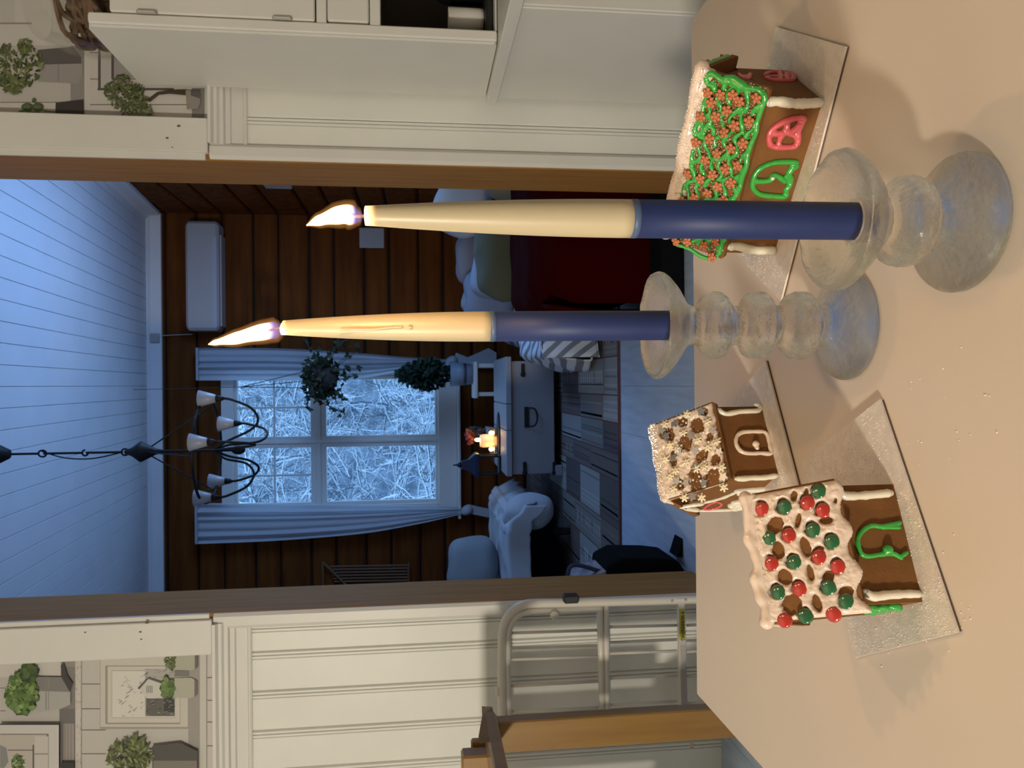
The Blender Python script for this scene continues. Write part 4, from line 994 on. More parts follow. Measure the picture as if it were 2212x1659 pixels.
def draw_left(P):
    c = lambda x, y: (x/4.377, 1280+y/4.377)
    def B(x0,y0,x1,y1,col): P([c(x0,y0),c(x1,y0),c(x1,y1),c(x0,y1)], col)
    B(0,560,1900,1700,(.55,.53,.49)); B(560,560,715,1700,SH); B(570,600,712,700,MID)
    B(0,560,575,800,(.60,.57,.54)); B(0,800,560,1240,(.50,.47,.45)); B(0,900,50,906,DK); B(0,1115,50,1121,DK); B(340,790,575,800,MID)
    for x, y, w, h in ((60,615,55,12),(30,620,14,22),(160,655,42,8),(160,628,42,8),(160,640,8,30),(195,640,8,30),(350,635,40,8),(350,610,40,8),(350,620,8,28),(385,620,8,24)): B(x-w/2,y-h/2,x+w/2,y+h/2,(.03,.03,.03))
    B(565,1100,715,1659,(.17,.16,.155)); B(600,1240,700,1659,(.34,.31,.29))
    for x in (610,640,670): B(x,1250,x+8,1659,(.24,.22,.21))
    B(712,560,768,1700,(.60,.57,.53)); B(765,560,775,1700,MID)
    R = random.Random(4)
    for _ in range(40): x, y = R.uniform(715,762), R.uniform(600,1640); B(x,y,x+R.uniform(3,10),y+R.uniform(6,30),(.42,.37,.33))
    for y in (635,865,1100,1300,1525): B(775,y-3,1000,y+3,DK)
    for y in (580,805,1020,1225,1450): B(1960,y-3,2030,y+3,DK)
    B(1780,560,1900,1700,(.35,.33,.31)); B(1890,560,1955,1700,(.60,.58,.53)); B(1950,560,1958,1700,MID)
    # picture frame with a sketched house
    B(945,605,1782,1290,(.36,.34,.32)); B(950,608,1775,1270,(.60,.57,.51)); B(995,690,1705,1245,(.34,.31,.29)); B(1018,700,1700,1230,(.62,.59,.53)); B(1055,735,1655,1185,(.40,.38,.35)); B(1060,742,1650,1180,(.70,.68,.62))
    B(1370,720,1650,1170,(.45,.43,.40)); B(1380,1000,1650,1168,(.13,.12,.11)); B(1550,1000,1650,1130,(.05,.05,.05))
    for _ in range(220):
        x, y = R.uniform(1310,1640), R.uniform(722,1165); l = R.uniform(8,45); g = R.choice((.06,.12,.22,.5,.62)); a = R.uniform(-.6,.6)
        P([c(x,y),c(x+4,y+2),c(x+4+l*math.cos(a),y+2+l*math.sin(a)),c(x+l*math.cos(a),y+l*math.sin(a))], (g,g,g*.95))
    P([c(1390,1000),c(1310,900),c(1400,805),c(1530,850),c(1540,1000)], (.62,.60,.56)); P([c(1395,815),c(1405,800),c(1545,850),c(1540,865)], (.12,.11,.10)); P([c(1300,905),c(1395,805),c(1402,818),c(1318,915)], (.10,.10,.09))
    for k in range(4): B(1385+k*16, 880, 1393+k*16, 950, (.2,.19,.18))
    # handwriting-like strokes of the printed sketch
    for k in range(26):
        x = 1180-40*math.sin(k*.5)+R.uniform(-40,50); y = 790+k*15; l = R.uniform(14,50); a = R.uniform(-.9,.9)
        P([c(x,y),c(x+3,y+4),c(x+l*math.cos(a),y+4+l*math.sin(a)),c(x+l*math.cos(a)-2,y+l*math.sin(a))], (.30,.28,.27))
    def pot(x0,y0,x1,y1,col,dk):
        P([c(x0,y0+4),c(x1-60,y0),c(x1,y0+35),c(x1,y1-35),c(x1-60,y1),c(x0,y1-4)], col); P([c(x1-30,y0+10),c(x1,y0+35),c(x1,y1-35),c(x1-30,y1-10)], dk)
    pot(1650,568,1872,737,(.44,.43,.36),(.14,.13,.11)); pot(1645,805,1868,998,(.46,.45,.38),(.16,.15,.13)); B(1650,738,1780,795,(.2,.19,.18))
    leaves(P, *c(1610,650), 11, 18, 60, GR[1:], 6, 8); leaves(P, *c(1585,900), 12, 24, 90, GL, 6, 9, False)
    P([c(345,795),c(600,800),c(665,900),c(665,1060),c(570,1100),c(345,1140)], (.42,.41,.39)); P([c(345,795),c(600,800),c(660,900),c(655,940),c(345,930)], (.22,.21,.20)); B(430,800,440,1110,(.24,.23,.22)); B(455,800,463,1110,(.26,.25,.24)); P([c(660,940),c(690,860),c(640,790),c(600,660),c(575,690),c(580,800)], (.05,.05,.05))
    leaves(P, *c(205,950), 35, 46, 330, GL, 6.5, 5, False); leaves(P, *c(270,760), 16, 18, 60, GL[:2], 8, 6, False)
    # large lower frame print
    B(0,1240,560,1700,(.045,.04,.04)); B(0,1252,556,1700,(.60,.58,.56)); B(0,1335,460,1700,(.20,.17,.16)); B(0,1345,440,1700,(.50,.46,.42)); B(330,1360,455,1700,(.58,.54,.50)); B(70,1485,320,1495,(.15,.13,.12)); B(308,1440,322,1700,(.10,.09,.09))
    for k in range(7): B(330+k*18, 1520, 340+k*18, 1532, DK); 
    P([c(0,1440),c(60,1470),c(80,1600),c(40,1659),c(0,1659)], (.25,.25,.25)); leaves(P, *c(170,1620), 13, 20, 80, GL, 5, 7)
    B(575,1610,700,1700,(.04,.035,.035))
    P([c(1440,1450),c(1700,1420),c(1870,1500),c(1870,1700),c(1440,1700)], (.085,.08,.075)); P([c(1450,1590),c(1860,1590),c(1860,1700),c(1450,1700)], (.22,.20,.18))
    leaves(P, *c(1230,1560), 50, 40, 230, GR, 8, 10); leaves(P, *c(1290,1420), 16, 14, 40, GR[1:], 8, 11)
wallpaper('wallpaper', at(200, 256, YW).x, 1.6, draw_right)
wallpaper('wallpaper', -1.7, at(200, 1416, YW).x, draw_left)

# ================================================================ BABY GATE
def c3(x, y): return 980+x/3.072, 1240+y/3.072
YG = 2.045
t = T('baby_gate', 'white metal child safety gate with warning label leaning on the panelling', 'safety gate', (at(1300, 1440, YG).x, YG, 0))
G = lambda x, y, dy=0: at(*c3(x, y), YG+dy)
m = MB(); m.tube(smooth_path([G(345,1080), G(325,1000), G(322,700), G(322,480), G(330,360), G(370,270), G(440,215), G(520,196), G(700,192), G(1000,185), G(1300,178)], 6)+[G(1640,168), G(2200,150)], .0125, 12)
t.p('outer_frame', m, TUBEW, smooth=True)
m = MB(); m.tube([G(1012,200), G(1018,990)], .0085, 10); t.p('cross_bar', m, TUBEW, smooth=True)
m = MB(); m.tube(smooth_path([G(368,945), G(360,700), G(358,480), G(366,380), G(400,300), G(450,262), G(530,246), G(700,240), G(850,232)], 5)+[G(968,228), G(985,228)], .0085, 10); m.tube([G(970,225), G(985,890)], .009, 10)
t.p('inner_gate_frame', m, TUBEW, smooth=True)
for y0, y1 in ((392,372),(568,548),(745,712),(912,886)):
    t.p('gate_bar', MB().tube([G(375,y0,.004), G(960,y1,.004)], .0042, 8), TUBEW, smooth=True)
for y0, y1 in ((352,340),(528,510),(692,672),(870,845)):
    t.p('gate_bar', MB().tube([G(1025,y0,.004), G(1480,y1,.004)], .0042, 8), TUBEW, smooth=True)
    t.p('gate_bar', MB().tube([G(1545,y0-12,.004), G(2200,y1-30,.004)], .0042, 8), TUBEW, smooth=True)
a, b, c, d = G(1492,165,-.012), G(1530,165,-.012), G(1556,968,-.012), G(1508,972,-.012)
wb = t.p('label_bar', MB().prism([a, b, c, d], (0, .016, 0)), TUBEW)
lp = MB(); L_ = lambda x, y, k=1: G(x, y, -.0122-.0003*k)
lp.poly([L_(1497,232), L_(1532,232), L_(1536,437), L_(1501,440)], (.52,.46,.05)); lp.poly([L_(1500,445), L_(1537,442), L_(1555,962), L_(1512,966)], (.50,.47,.46))
lp.poly([L_(1504,262,2), L_(1526,248,2), L_(1526,262,2)], (.02,.02,.02))
for k in range(9): lp.poly([L_(1504+k*4.3, 470,2), L_(1506+k*4.3,470,2), L_(1520+k*4.3,955,2), L_(1518+k*4.3,955,2)], (.30,.28,.28))
t.p('warning_sticker', lp, PRINT, parent=wb, col=True)
def text(s, size, origin, xdir, ydir, m, parent, t, name, depth=.0003, sx=1):
    cu = bpy.data.curves.new(name, 'FONT'); cu.body = s; cu.size = size; cu.extrude = depth; cu.align_x = 'LEFT'
    tmp = bpy.data.objects.new('tmp', cu); COL.objects.link(tmp); bpy.context.view_layer.update()
    me = bpy.data.meshes.new_from_object(tmp.evaluated_get(bpy.context.evaluated_depsgraph_get()))
    bpy.data.objects.remove(tmp); me.name = name; me.materials.clear(); me.materials.append(m)
    o = bpy.data.objects.new(name, me); COL.objects.link(o); o.parent = parent
    X = Vector(xdir).normalized(); Y = Vector(ydir); Y = (Y-X*Y.dot(X)).normalized(); Z = X.cross(Y); Mx = Matrix.Identity(4)
    for i, v in enumerate((X*sx, Y, Z)):
        for j in range(3): Mx[j][i] = v[j]
    Mx.translation = Vector(origin)-t.loc; o.matrix_local = Mx; return o
# read in the upright photo the word runs leftwards-to-rightwards reversed on the turned bar, so it stands upside down as in the picture
o_ = L_(1504, 274, 3); e_ = L_(1507, 432, 3); up_ = L_(1530, 274, 3)
text('WARNING', .0145, L_(1507, 272, 3), e_-o_, (up_-o_)*1, mat('black_ink', (.015,.015,.012), .6), wb, t, 'warning_lettering', sx=1.02)
c = G(778, 163, -.016); t.p('latch_cap', MB().rbox(c+Vector((-.011,-.012,-.021)), c+Vector((.011,.02,.021)), .004), RUBBER)
c = G(667, 270, -.012); t.p('round_cap', MB().lathe([(0,0),(.012,0),(.012,.006),(.010,.009),(0,.009)], c, 20, axis=(0,-1,0)), TUBEW, smooth=True)
for x, y in ((1450,178),(1540,172)): t.p('screw', MB().lathe([(0,0),(.004,0),(.003,.003),(0,.003)], G(x,y,-.012), 10, axis=(0,-1,0)), _mats['nickel_hinge'])
c = G(300, 775); t.p('side_fitting', MB().rbox(c+Vector((-.012,-.01,-.008)), c+Vector((.012,.01,.008)), .002), TUBEW)

# ================================================================ PINE CHAIRS
def chair(nm_label, X0, X1, Y0, Y1, ztop, seat):
    t = T('pine_chair', nm_label, 'chair', ((X0+X1)/2, (Y0+Y1)/2, 0), 'lacquered pine chairs at the table end')
    w = .052
    for x in (X0, X1-w):
        t.p('back_post', MB().rbox((x, Y1-.024, 0), (x+w, Y1, ztop-.02), .004), PINE)
        t.p('front_leg', MB().rbox((x, Y0, 0), (x+w, Y0+.024, seat), .004), PINE)
    t.p('seat', MB().rbox((X0-.005, Y0-.01, seat), (X1+.005, Y1-.026, seat+.022), .006), PINE)
    m = MB(); pts = []
    P0 = [(X0-.012+(X1-X0+.024)*i/8, Y1-.034-.03*math.sin(math.pi*i/8)) for i in range(9)]
    m.prism([(x, y, ztop-.085) for x, y in P0]+[(x, y+.024, ztop-.085) for x, y in P0[::-1]], (0, 0, .085)); t.p('top_rail', m, PINE)
    for i in range(4):
        x = X0+w+.03+(X1-X0-2*w-.06)*i/3; t.p('back_slat', MB().rbox((x-.012, Y1-.030, seat+.02), (x+.012, Y1-.016, ztop-.084), .003), PINE)
    t.p('side_rail', MB().rbox((X0+.01, Y0+.02, seat-.06), (X0+.03, Y1-.02, seat), .003), PINE)
    t.p('side_rail', MB().rbox((X1-.03, Y0+.02, seat-.06), (X1-.01, Y1-.02, seat), .003), PINE)
pc = at(1090, 1560, 1.62); pd = at(1090, 1628, 1.62)
# near post of a wide pine armchair: broad post, arm and rail ends
t = T('pine_armchair', 'broad lacquered pine armchair partly in view beside the safety gate', 'chair', (pc.x-.25, 1.55, 0))
Yp = 1.62; zt = at(1062, 1570, Yp).z
t.p('back_post', MB().rbox((pd.x, Yp, 0), (pc.x, Yp+.035, zt), .003), PINE)
t.p('back_post', MB().rbox((pd.x-.52, Yp, 0), (pc.x-.52, Yp+.035, zt), .003), PINE)
a, b = at(1043, 1538, 1.66), at(1066, 1538, 1.66)
ar0 = at(1046, 1541, 1.64); 
m = MB(); m.prism([at(1043,1538,1.66), at(1066,1539,1.66), at(1074,1570,1.60), at(1080,1600,1.53), at(1036,1606,1.50), at(1044,1560,1.60)], (0, .03, 0)); t.p('arm_end', m, PINE)
a = at(1043,1538,1.655); t.p('arm_rest', MB().rbox((a.x-.060, 1.18, a.z-.028), (a.x, 1.655, a.z), .004), PINE)
t.p('side_rail', MB().rbox((pd.x-.14, 1.20, .25), (pd.x-.12, Yp, .33), .003), PINE)
t.p('seat', MB().rbox((pd.x-.5, 1.17, .33), (pd.x-.11, Yp+.03, .352), .005), PINE)
for x in (pd.x-.15, pd.x-.50): t.p('front_leg', MB().rbox((x, 1.17, 0), (x+.045, 1.20, .33), .003), PINE)
c = at(1030, 1601, 1.60); t.p('back_rail', MB().rbox((c.x-.50, 1.60, c.z-.03), (c.x, 1.618, c.z+.012), .003), PINE)
c = at(1016, 1632, 1.56); t.p('top_rail', MB().rbox((c.x-.46, 1.555, c.z-.04), (c.x, 1.598, c.z+.018), .004), PINE)
for k in range(4):
    x = pd.x-.10-k*.10; t.p('back_slat', MB().rbox((x-.044, 1.60, .352), (x+.044, 1.618, c.z-.02), .003), PINE)  # slats made extra wide, out of view, to cast shade on the gate panelling
c = at(1494, 1611, Yp-.001); t.p('knot', MB().lathe([(0,0),(.006,0),(.004,.001),(0,.001)], c, 12, axis=(0,-1,0)), _mats['wood_knot'])

# ================================================================ LIVING ROOM
def hexagon(c, r, n=12): return [(c[0]+r*math.cos(2*math.pi*k/n), c[1]+r*math.sin(2*math.pi*k/n), c[2]) for k in range(n)]
# ---- curtains
def curtain(label, pts, Y, folds, seed, tail):
    """pts: rows (px, y_left, y_right) measured on the curtain plane, from the top to the tie"""
    rows = [(at(x, ya, Y), at(x, yb, Y)) for x, ya, yb in pts]
    base = (rows[0][0]+rows[0][1])/2; base.z = rows[-1][0].z
    t = T('curtain', label, 'curtain', base, 'tied white curtains of the living room window')
    R = [smooth_path([r[k] for r in rows], 8) for k in (0, 1)]; n = len(R[0])-1
    def fn(u, v):
        i = v*n; i0 = min(int(i), n-1); f = i-i0
        A = R[0][i0].lerp(R[0][i0+1], f); B = R[1][i0].lerp(R[1][i0+1], f); p = A.lerp(B, u); w = abs(B.x-A.x)
        p.y += -.035-.022*math.cos(u*folds*2*math.pi+.6*math.sin(v*3+seed))*(.6+.4*math.sin(u*9+seed))-.01*noise.noise(Vector((u*4, v*6, seed)))
        return p
    t.p('cloth', MB().grid(fn, 90, 60), CURT, smooth=True)
    a, b = rows[-1]; k = (a+b)/2; k.y -= .035
    t.p('tie_knot', MB().ell(k, (.045,.045,.05), 14, 10, nz=.3, ns=20), CLOTHW, smooth=True)
    m = MB()
    q = [at(x, y, Y-.03) for x, y in tail]
    m.prism([p+Vector((0,-.012,0)) for p in q], (0,.02,0)); t.p('tail', m, CLOTHW)
    a, b = rows[0]; t.p('heading_tape', MB().rbox((min(a.x,b.x), Y-.07, a.z-.004), (max(a.x,b.x), Y-.03, a.z+.012), .003), CLOTHW)
def curt_mat():
    m = mat('sheer_white_curtain', (.70,.74,.80), .9); nt = m.node_tree; N = nt.nodes; L = nt.links; p = N['Principled BSDF']
    tr = N.new('ShaderNodeBsdfTranslucent'); tr.inputs[0].default_value = (.6,.65,.72,1); ts = N.new('ShaderNodeBsdfTransparent')
    a = N.new('ShaderNodeMixShader'); a.inputs[0].default_value = .35; b = N.new('ShaderNodeMixShader'); b.inputs[0].default_value = .10
    L.new(p.outputs[0], a.inputs[1]); L.new(tr.outputs[0], a.inputs[2]); L.new(a.outputs[0], b.inputs[1]); L.new(ts.outputs[0], b.inputs[2]); L.new(b.outputs[0], N['Material Output'].inputs[0]); return m
CURT = curt_mat()
curtain('sheer white curtain tied back on the left side of the window', [(430,1172,1085),(600,1165,1086),(780,1150,1088),(900,1130,1090),(980,1112,1094),(1008,1106,1096)], 6.14, 5, 1,
        [(1005,1108),(1015,1090),(1040,1096),(1062,1100),(1058,1118),(1030,1112)])
curtain('sheer white curtain tied back on the right side of the window', [(432,822,752),(600,822,753),(760,820,762),(880,800,772),(960,790,776),(975,786,776)], 6.14, 5, 4,
        [(975,790),(985,762),(1010,772),(1055,752),(1072,762),(1072,790),(1020,790)])
# ---- air conditioner, boxes, cable
a, b = at(416, 717, YF-.01), at(484, 488, YF-.01); a2 = at(499, 700, YF-.01)
t = T('air_conditioner', 'white split air conditioner unit high on the dark log wall', 'air conditioner', ((a.x+b.x)/2, YF-.1, b.z))
t.p('housing', MB().rbox((a.x, YF-.19, b.z), (b.x, YF-.006, a.z), .02), PLASTIC, smooth=False)
t.p('louvre', MB().rbox((a.x+.03, YF-.17, b.z-.018), (b.x-.10, YF-.05, b.z-.004), .004), PLASTIC)
t.p('outlet_shadow_gap', MB().box((a.x+.02, YF-.193, b.z+.012), (b.x-.12, YF-.186, b.z+.045)), mat('pale_grey_plastic', (.42,.42,.45), .4))
c = at(490, 515, YF-.2); t.p('indicator_lamp', MB().ell((c.x, YF-.193, b.z+.02), (.004,.003,.004), 8, 6), mat('green_led', (.2,.8,.3), .4))
def wallbox(nm, label, cat, x0, y0, x1, y1, Y, th, m):
    a, b = at(x0, y0, Y), at(x1, y1, Y)
    single(nm, MB().rbox((min(a.x,b.x), Y-th, min(a.z,b.z)), (max(a.x,b.x), Y+.002, max(a.z,b.z)), .005), m, label, cat, ((a.x+b.x)/2, Y, min(a.z,b.z)))
wallbox('junction_box', 'small white junction box on the log wall under the ceiling', 'junction box', 326, 721, 348, 741, YF-.008, .04, PLASTIC)
wallbox('wall_notice', 'white sheet pinned on the dark log wall behind the right candle', 'paper', 776, 492, 830, 536, YF-.006, .006, CLOTHW)
cA, cB = at(348, 725, YF-.02), at(415, 722, YF-.02); single('cable', MB().tube([cA, cB], .004, 6), PLASTIC, 'thin white cable from junction box down to the air conditioner', 'cable', cB)
q = Vector((XR-.006, 3.45, at(600, 396, 3.6).z))
p0 = atx(570, 396, XR-.02); p1 = atx(628, 396, XR-.02)
single('wall_switch_panel', MB().rbox((XR-.04, p0.y-.05, min(p0.z,p1.z)), (XR-.003, p0.y+.06, max(p0.z,p1.z)), .004), PLASTIC, 'white switch panel on the right log wall beside the door frame', 'switch', (XR, p0.y, p1.z))

# ---- chandelier
YC = 3.42
cn = at(0, 983, YC); hubp = at(300, 976, YC); zc_ = zceil(YC)
t = T('chandelier', 'black iron chandelier with frosted cup shades hanging before the window', 'chandelier', (hubp.x, YC, zc_))
t.p('ceiling_canopy', MB().lathe([(0,0),(.02,0),(.05,.06),(.055,.075),(0,.075)], (hubp.x, YC, at(20, 983, YC).z-.0), 20), BLACKM, smooth=True)
top = Vector((hubp.x, YC, at(22, 983, YC).z))
H_ = lambda x: Vector((hubp.x, YC, at(x, 978, YC).z))
t.p('upper_rod', MB().tube([top+Vector((0,0,.07)), (hubp.x, YC, zc_+.0)], .006, 8), BLACKM)
t.p('rod', MB().tube([top, H_(82)], .005, 8), BLACKM)
t.p('link', MB().tube([H_(84)+Vector((.014*math.cos(a_*.5), 0, -.014+.016*math.sin(a_*.5))) for a_ in range(14)], .004, 6), BLACKM)
t.p('rod', MB().tube([H_(94), H_(178)], .005, 8), BLACKM)
t.p('hook', MB().tube([H_(184)+Vector((.012*math.cos(a_*.4), 0, .012*math.sin(a_*.4))) for a_ in range(13)], .004, 6), BLACKM)
t.p('rod', MB().tube([H_(186), H_(265)], .005, 8), BLACKM)
t.p('link', MB().tube([H_(270)+Vector((.014*math.cos(a_*.5), 0, .014*math.sin(a_*.5))) for a_ in range(14)], .004, 6), BLACKM)
t.p('electric_cord', MB().tube(smooth_path([H_(90)+Vector((.01,0,0)), H_(140)+Vector((-.02,0,0)), H_(200)+Vector((-.025,0,0)), H_(265)+Vector((0,0,0))], 6), .003, 6), BLACKM)
t.p('hub', MB().lathe([(0,0),(.030,-.01),(.045,-.035),(.030,-.06),(.012,-.09),(.004,-.12),(.004,.03),(0,.03)][::-1][0:0] or [(.006,-.09),(.014,-.05),(.040,.0),(.045,.012),(.020,.045),(.008,.075),(0,.08)], H_(310), 20), BLACKM, smooth=True)
cups = [(450,861,3.32),(491,915,3.60),(431,955,3.16),(471,1040,3.58),(441,1075,3.32)]
ringz = at(448, 960, YC).z; RR = .225
cx = hubp.x
m = MB(); m.tube([(cx+RR*math.cos(k*math.pi/18), YC+RR*math.sin(k*math.pi/18), ringz) for k in range(37)], .006, 8); t.p('ring', m, BLACKM)
lowc = Vector((cx, YC, at(515, 972, YC).z))
t.p('centre_rod', MB().tube([H_(320), lowc], .006, 8), BLACKM)
t.p('lower_finial', MB().ell(lowc, (.02,.02,.03), 12, 8), BLACKM)
for px, py, Yc in cups:
    c = at(px, py, Yc); d = Vector((c.x-cx, c.y-YC, 0)); d.normalize()
    t.p('shade', MB().lathe([(.011,-.032),(.017,-.028),(.036,.038),(.034,.038),(.015,-.020),(.009,-.020)], c, 24), FLAMECUP, smooth=True)
    t.p('shade_holder', MB().lathe([(.003,-.070),(.012,-.05),(.015,-.031),(0,-.031)], c, 14), BLACKM, smooth=True)
    s = c+Vector((0,0,-.068)); r = Vector((c.x-cx, c.y-YC, 0)).length
    arm = [s, s+Vector((0,0,-.03))-d*.008, s-d*.045+Vector((0,0,-.10)), s-d*.10+Vector((0,0,-.125)), s-d*.15+Vector((0,0,-.09)), Vector((cx,YC,lowc.z+.05))+d*.04, Vector((cx,YC,lowc.z+.10))]
    t.p('arm', MB().tube(smooth_path(arm, 6), .0055, 7), BLACKM, smooth=True)
for k in range(3):
    a_ = k*2.094+.5; e = Vector((cx+RR*math.cos(a_), YC+RR*math.sin(a_), ringz)); t.p('stay', MB().tube([H_(310), e], .0035, 6), BLACKM)

# ---- hanging plant in front of the window
def leafball(m, c, r, n, seed, s, cols, pointed=.35):
    R = random.Random(seed)
    for _ in range(n):
        d = Vector((R.gauss(0,1), R.gauss(0,1), R.gauss(0,1))).normalized(); p = Vector(c)+Vector((d.x*r[0], d.y*r[1], d.z*r[2]))*R.uniform(.35, 1)
        u = (d+Vector((R.uniform(-.9,.9), R.uniform(-.9,.9), R.uniform(-.9,.9)))).normalized(); w = u.orthogonal().normalized()*s*pointed; k = R.uniform(.7,1.3)
        col = R.choice(cols); m.cur = tuple(v*k for v in col)
        m.add([p-u*s*.5, p+w, p+u*s*.5, p-w], [(0,1,2,3)])
YP = 5.75
hp = at(700, 815, YP); tp = at(272, 842, YP)
t = T('hanging_plant', 'trailing plant in a dark pot hanging from the ceiling before the window', 'hanging plant', hp)
nd = at(520, 836, YP)
t.p('string', MB().tube([(tp.x, YP, zceil(YP)), nd], .002, 5), BARK)
for y in (800, 822, 838): t.p('hanger_cord', MB().tube([nd, at(672, y, YP)+Vector((0, (y-820)*.003, 0))], .003, 5), BARK)
t.p('pot', MB().lathe([(0,-.09),(.07,-.09),(.10,-.02),(.105,.06),(.095,.06),(.085,.0),(0,.0)], hp, 24), mat('dark_clay_pot', (.05,.035,.03), .8), smooth=True)
m = MB(); leafball(m, hp+Vector((0,0,.05)), (.19,.16,.13), 330, 3, .055, [(.03,.05,.02),(.05,.07,.03),(.06,.05,.03)]); R_ = random.Random(9)
for _ in range(34):
    p = hp+Vector((R_.uniform(-.12,.16), R_.uniform(-.1,.1), R_.uniform(-.05,.08))); dd = Vector((R_.uniform(-.2,.3), R_.uniform(-.1,.1), R_.uniform(-.2,.12))); m.cur = (.05,.05,.03)
    P = smooth_path([p, p+dd*.5+Vector((0,0,.03)), p+dd+Vector((0,0,-.04))], 4); m.tube(P, .003, 4)
    for q in P[2::2]: leafball(m, q, (.02,.02,.02), 3, R_.randrange(999), .05, [(.04,.06,.03)])
t.p('foliage', m, PLANT, kind='stuff', col=True)

# ---- stool with a potted plant right of the window
YS = 5.72
a, b = at(1024, 860, YS), at(1024, 782, YS); zs = a.z
t = T('plant_stool', 'small white wooden stool under the potted plant by the window', 'stool', ((a.x+b.x)/2, YS, 0))
t.p('seat', MB().rbox((a.x, YS-.14, zs-.03), (b.x, YS+.14, zs), .005), WHITE)
for x in (a.x+.015, b.x-.045):
    for y in (YS-.12, YS+.09): t.p('leg', MB().rbox((x, y, 0), (x+.03, y+.03, zs-.03), .003), WHITE)
for y in (YS-.11, YS+.10): t.p('stretcher', MB().rbox((a.x+.04, y, zs-.22), (b.x-.04, y+.015, zs-.19), .002), WHITE)
pc_ = at(1022, 808, YS); pc_.z = zs+.001; hh = at(975, 808, YS).z-pc_.z
t = T('potted_plant', 'dark green bushy plant in a striped blue pot on the white stool', 'potted plant', pc_)
t.p('pot', MB().lathe([(0,0),(.075,0),(.095,hh),(.085,hh),(.075,hh*.8),(0,hh*.8)], pc_, 28), mat('blue_grey_pot', (.22,.27,.34), .5), smooth=True)
t.p('stripe', MB().lathe([(.0815,hh*.28),(.0845,hh*.42)], pc_, 28), mat('dark_pot_stripe', (.05,.06,.08), .5), smooth=True)
m = MB(); leafball(m, (pc_.x, YS, at(925, 810, YS).z), (.125,.12,.20), 1100, 5, .05, [(.012,.03,.018),(.02,.045,.025),(.01,.02,.015)])
leafball(m, (pc_.x, YS, at(885, 812, YS).z), (.07,.07,.10), 200, 6, .05, [(.02,.045,.025)])
t.p('foliage', m, PLANT, kind='stuff', col=True)

# ---- white trunk used as a coffee table
zt = .345; q0 = onz(1218, 1020, 0.0); YT0 = q0.y
a = at(1098, 1030, YT0-.02); zt = a.z; xl = a.x; xr = at(1090, 770, YT0-.02).x; YT1 = onz(1060, 1000, zt).y
YT1 = min(YT1, YT0+.75)
bl = at(1150, 1024, YT0).x; br = at(1150, 780, YT0).x
t = T('trunk_table', 'white wooden trunk with black iron fittings used as coffee table', 'trunk', ((xl+xr)/2, (YT0+YT1)/2, 0))
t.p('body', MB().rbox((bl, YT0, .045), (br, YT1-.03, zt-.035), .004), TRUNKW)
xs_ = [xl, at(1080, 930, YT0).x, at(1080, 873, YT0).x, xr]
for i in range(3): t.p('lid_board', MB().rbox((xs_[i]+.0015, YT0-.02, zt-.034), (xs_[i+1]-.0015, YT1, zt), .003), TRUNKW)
for x in (bl-.012, br-.05):
    for y in (YT0-.01, YT1-.10): t.p('foot', MB().rbox((x, y, 0), (x+.062, y+.06, .046), .003), TRUNKW)
def fr_(px, py): return at(px, py, YT0-.004)
c = fr_(1146, 901); m = MB().rbox(c+Vector((-.062,-.004,-.0)), c+Vector((.062,.003,.028)), .002)
h = t.p('handle_plate', m, BLACKM)
t.p('bail_handle', MB().tube(smooth_path([c+Vector((-.055,-.012,.0)), c+Vector((-.05,-.022,-.03)), c+Vector((-.02,-.026,-.045)), c+Vector((.02,-.026,-.045)), c+Vector((.05,-.022,-.03)), c+Vector((.055,-.012,.0))]), .0055, 7), BLACKM, parent=h)
for px, py in ((1137, 1010), (1201, 1010), (1133, 798)):
    c = fr_(px, py); s = -1 if py > 900 else 1
    t.p('corner_strap', MB().rbox(c+Vector((-.034,-.004,-.011)), c+Vector((.034,.002,.011)), .002).ell(c+Vector((-s*-.03 if s<0 else -.03,-.002,0)), (.016,.005,.016), 12, 8), BLACKM)
# things on the trunk
def ontop(px, py): v = onz(px, py, zt+.0005); return v
tc_ = ontop(1081, 945); w_ = .17
t = T('candle_tray', 'dark oval tray carrying the lit candles on the white trunk', 'tray', tc_)
t.p('plate', MB().ell(tc_+Vector((0,0,.006)), (w_,.09,.006), 24, 8), BLACKM, smooth=True)
FLS = bpy.data.materials.new('small_flame'); FLS.use_nodes = True; e_ = FLS.node_tree.nodes['Principled BSDF']; e_.inputs['Emission Color'].default_value = (1,.62,.25,1); e_.inputs['Emission Strength'].default_value = 22
def light(c, e, nm='tealight_glow', col=(1,.55,.22)):
    l = bpy.data.lights.new(nm, 'POINT'); l.energy = e; l.color = col; l.shadow_soft_size = .01; o = bpy.data.objects.new(nm, l); COL.objects.link(o); o.location = c
for py, lb in ((935, 'lit tealight in a round glass on the right of the tray'), (970, 'lit tealight in a round glass on the left of the tray')):
    c = ontop(1074, py); c.z += .0125; c.y = tc_.y-.01
    c = Vector((at(1071, py, c.y).x, c.y, c.z))
    t = T('tealight', lb, 'candle', c)
    t.p('glass_cup', MB().lathe([(0,0),(.024,0),(.034,.02),(.030,.05),(.028,.05),(.031,.02),(.022,.004),(0,.004)], c, 20), JARGLASS, smooth=True)
    t.p('wax', MB().lathe([(0,.006),(.020,.006),(.024,.02),(0,.02)], c, 18), WAXW)
    t.p('flame', MB().ell(c+Vector((0,0,.038)), (.012,.012,.017), 12, 8), FLS, smooth=True)
c = Vector((at(1060, 952, tc_.y+.05).x, tc_.y+.05, zt+.013)); hC = at(1040, 952, c.y).z-c.z
t = T('pillar_candle', 'thick glowing pillar candle standing between the tealights', 'candle', c)
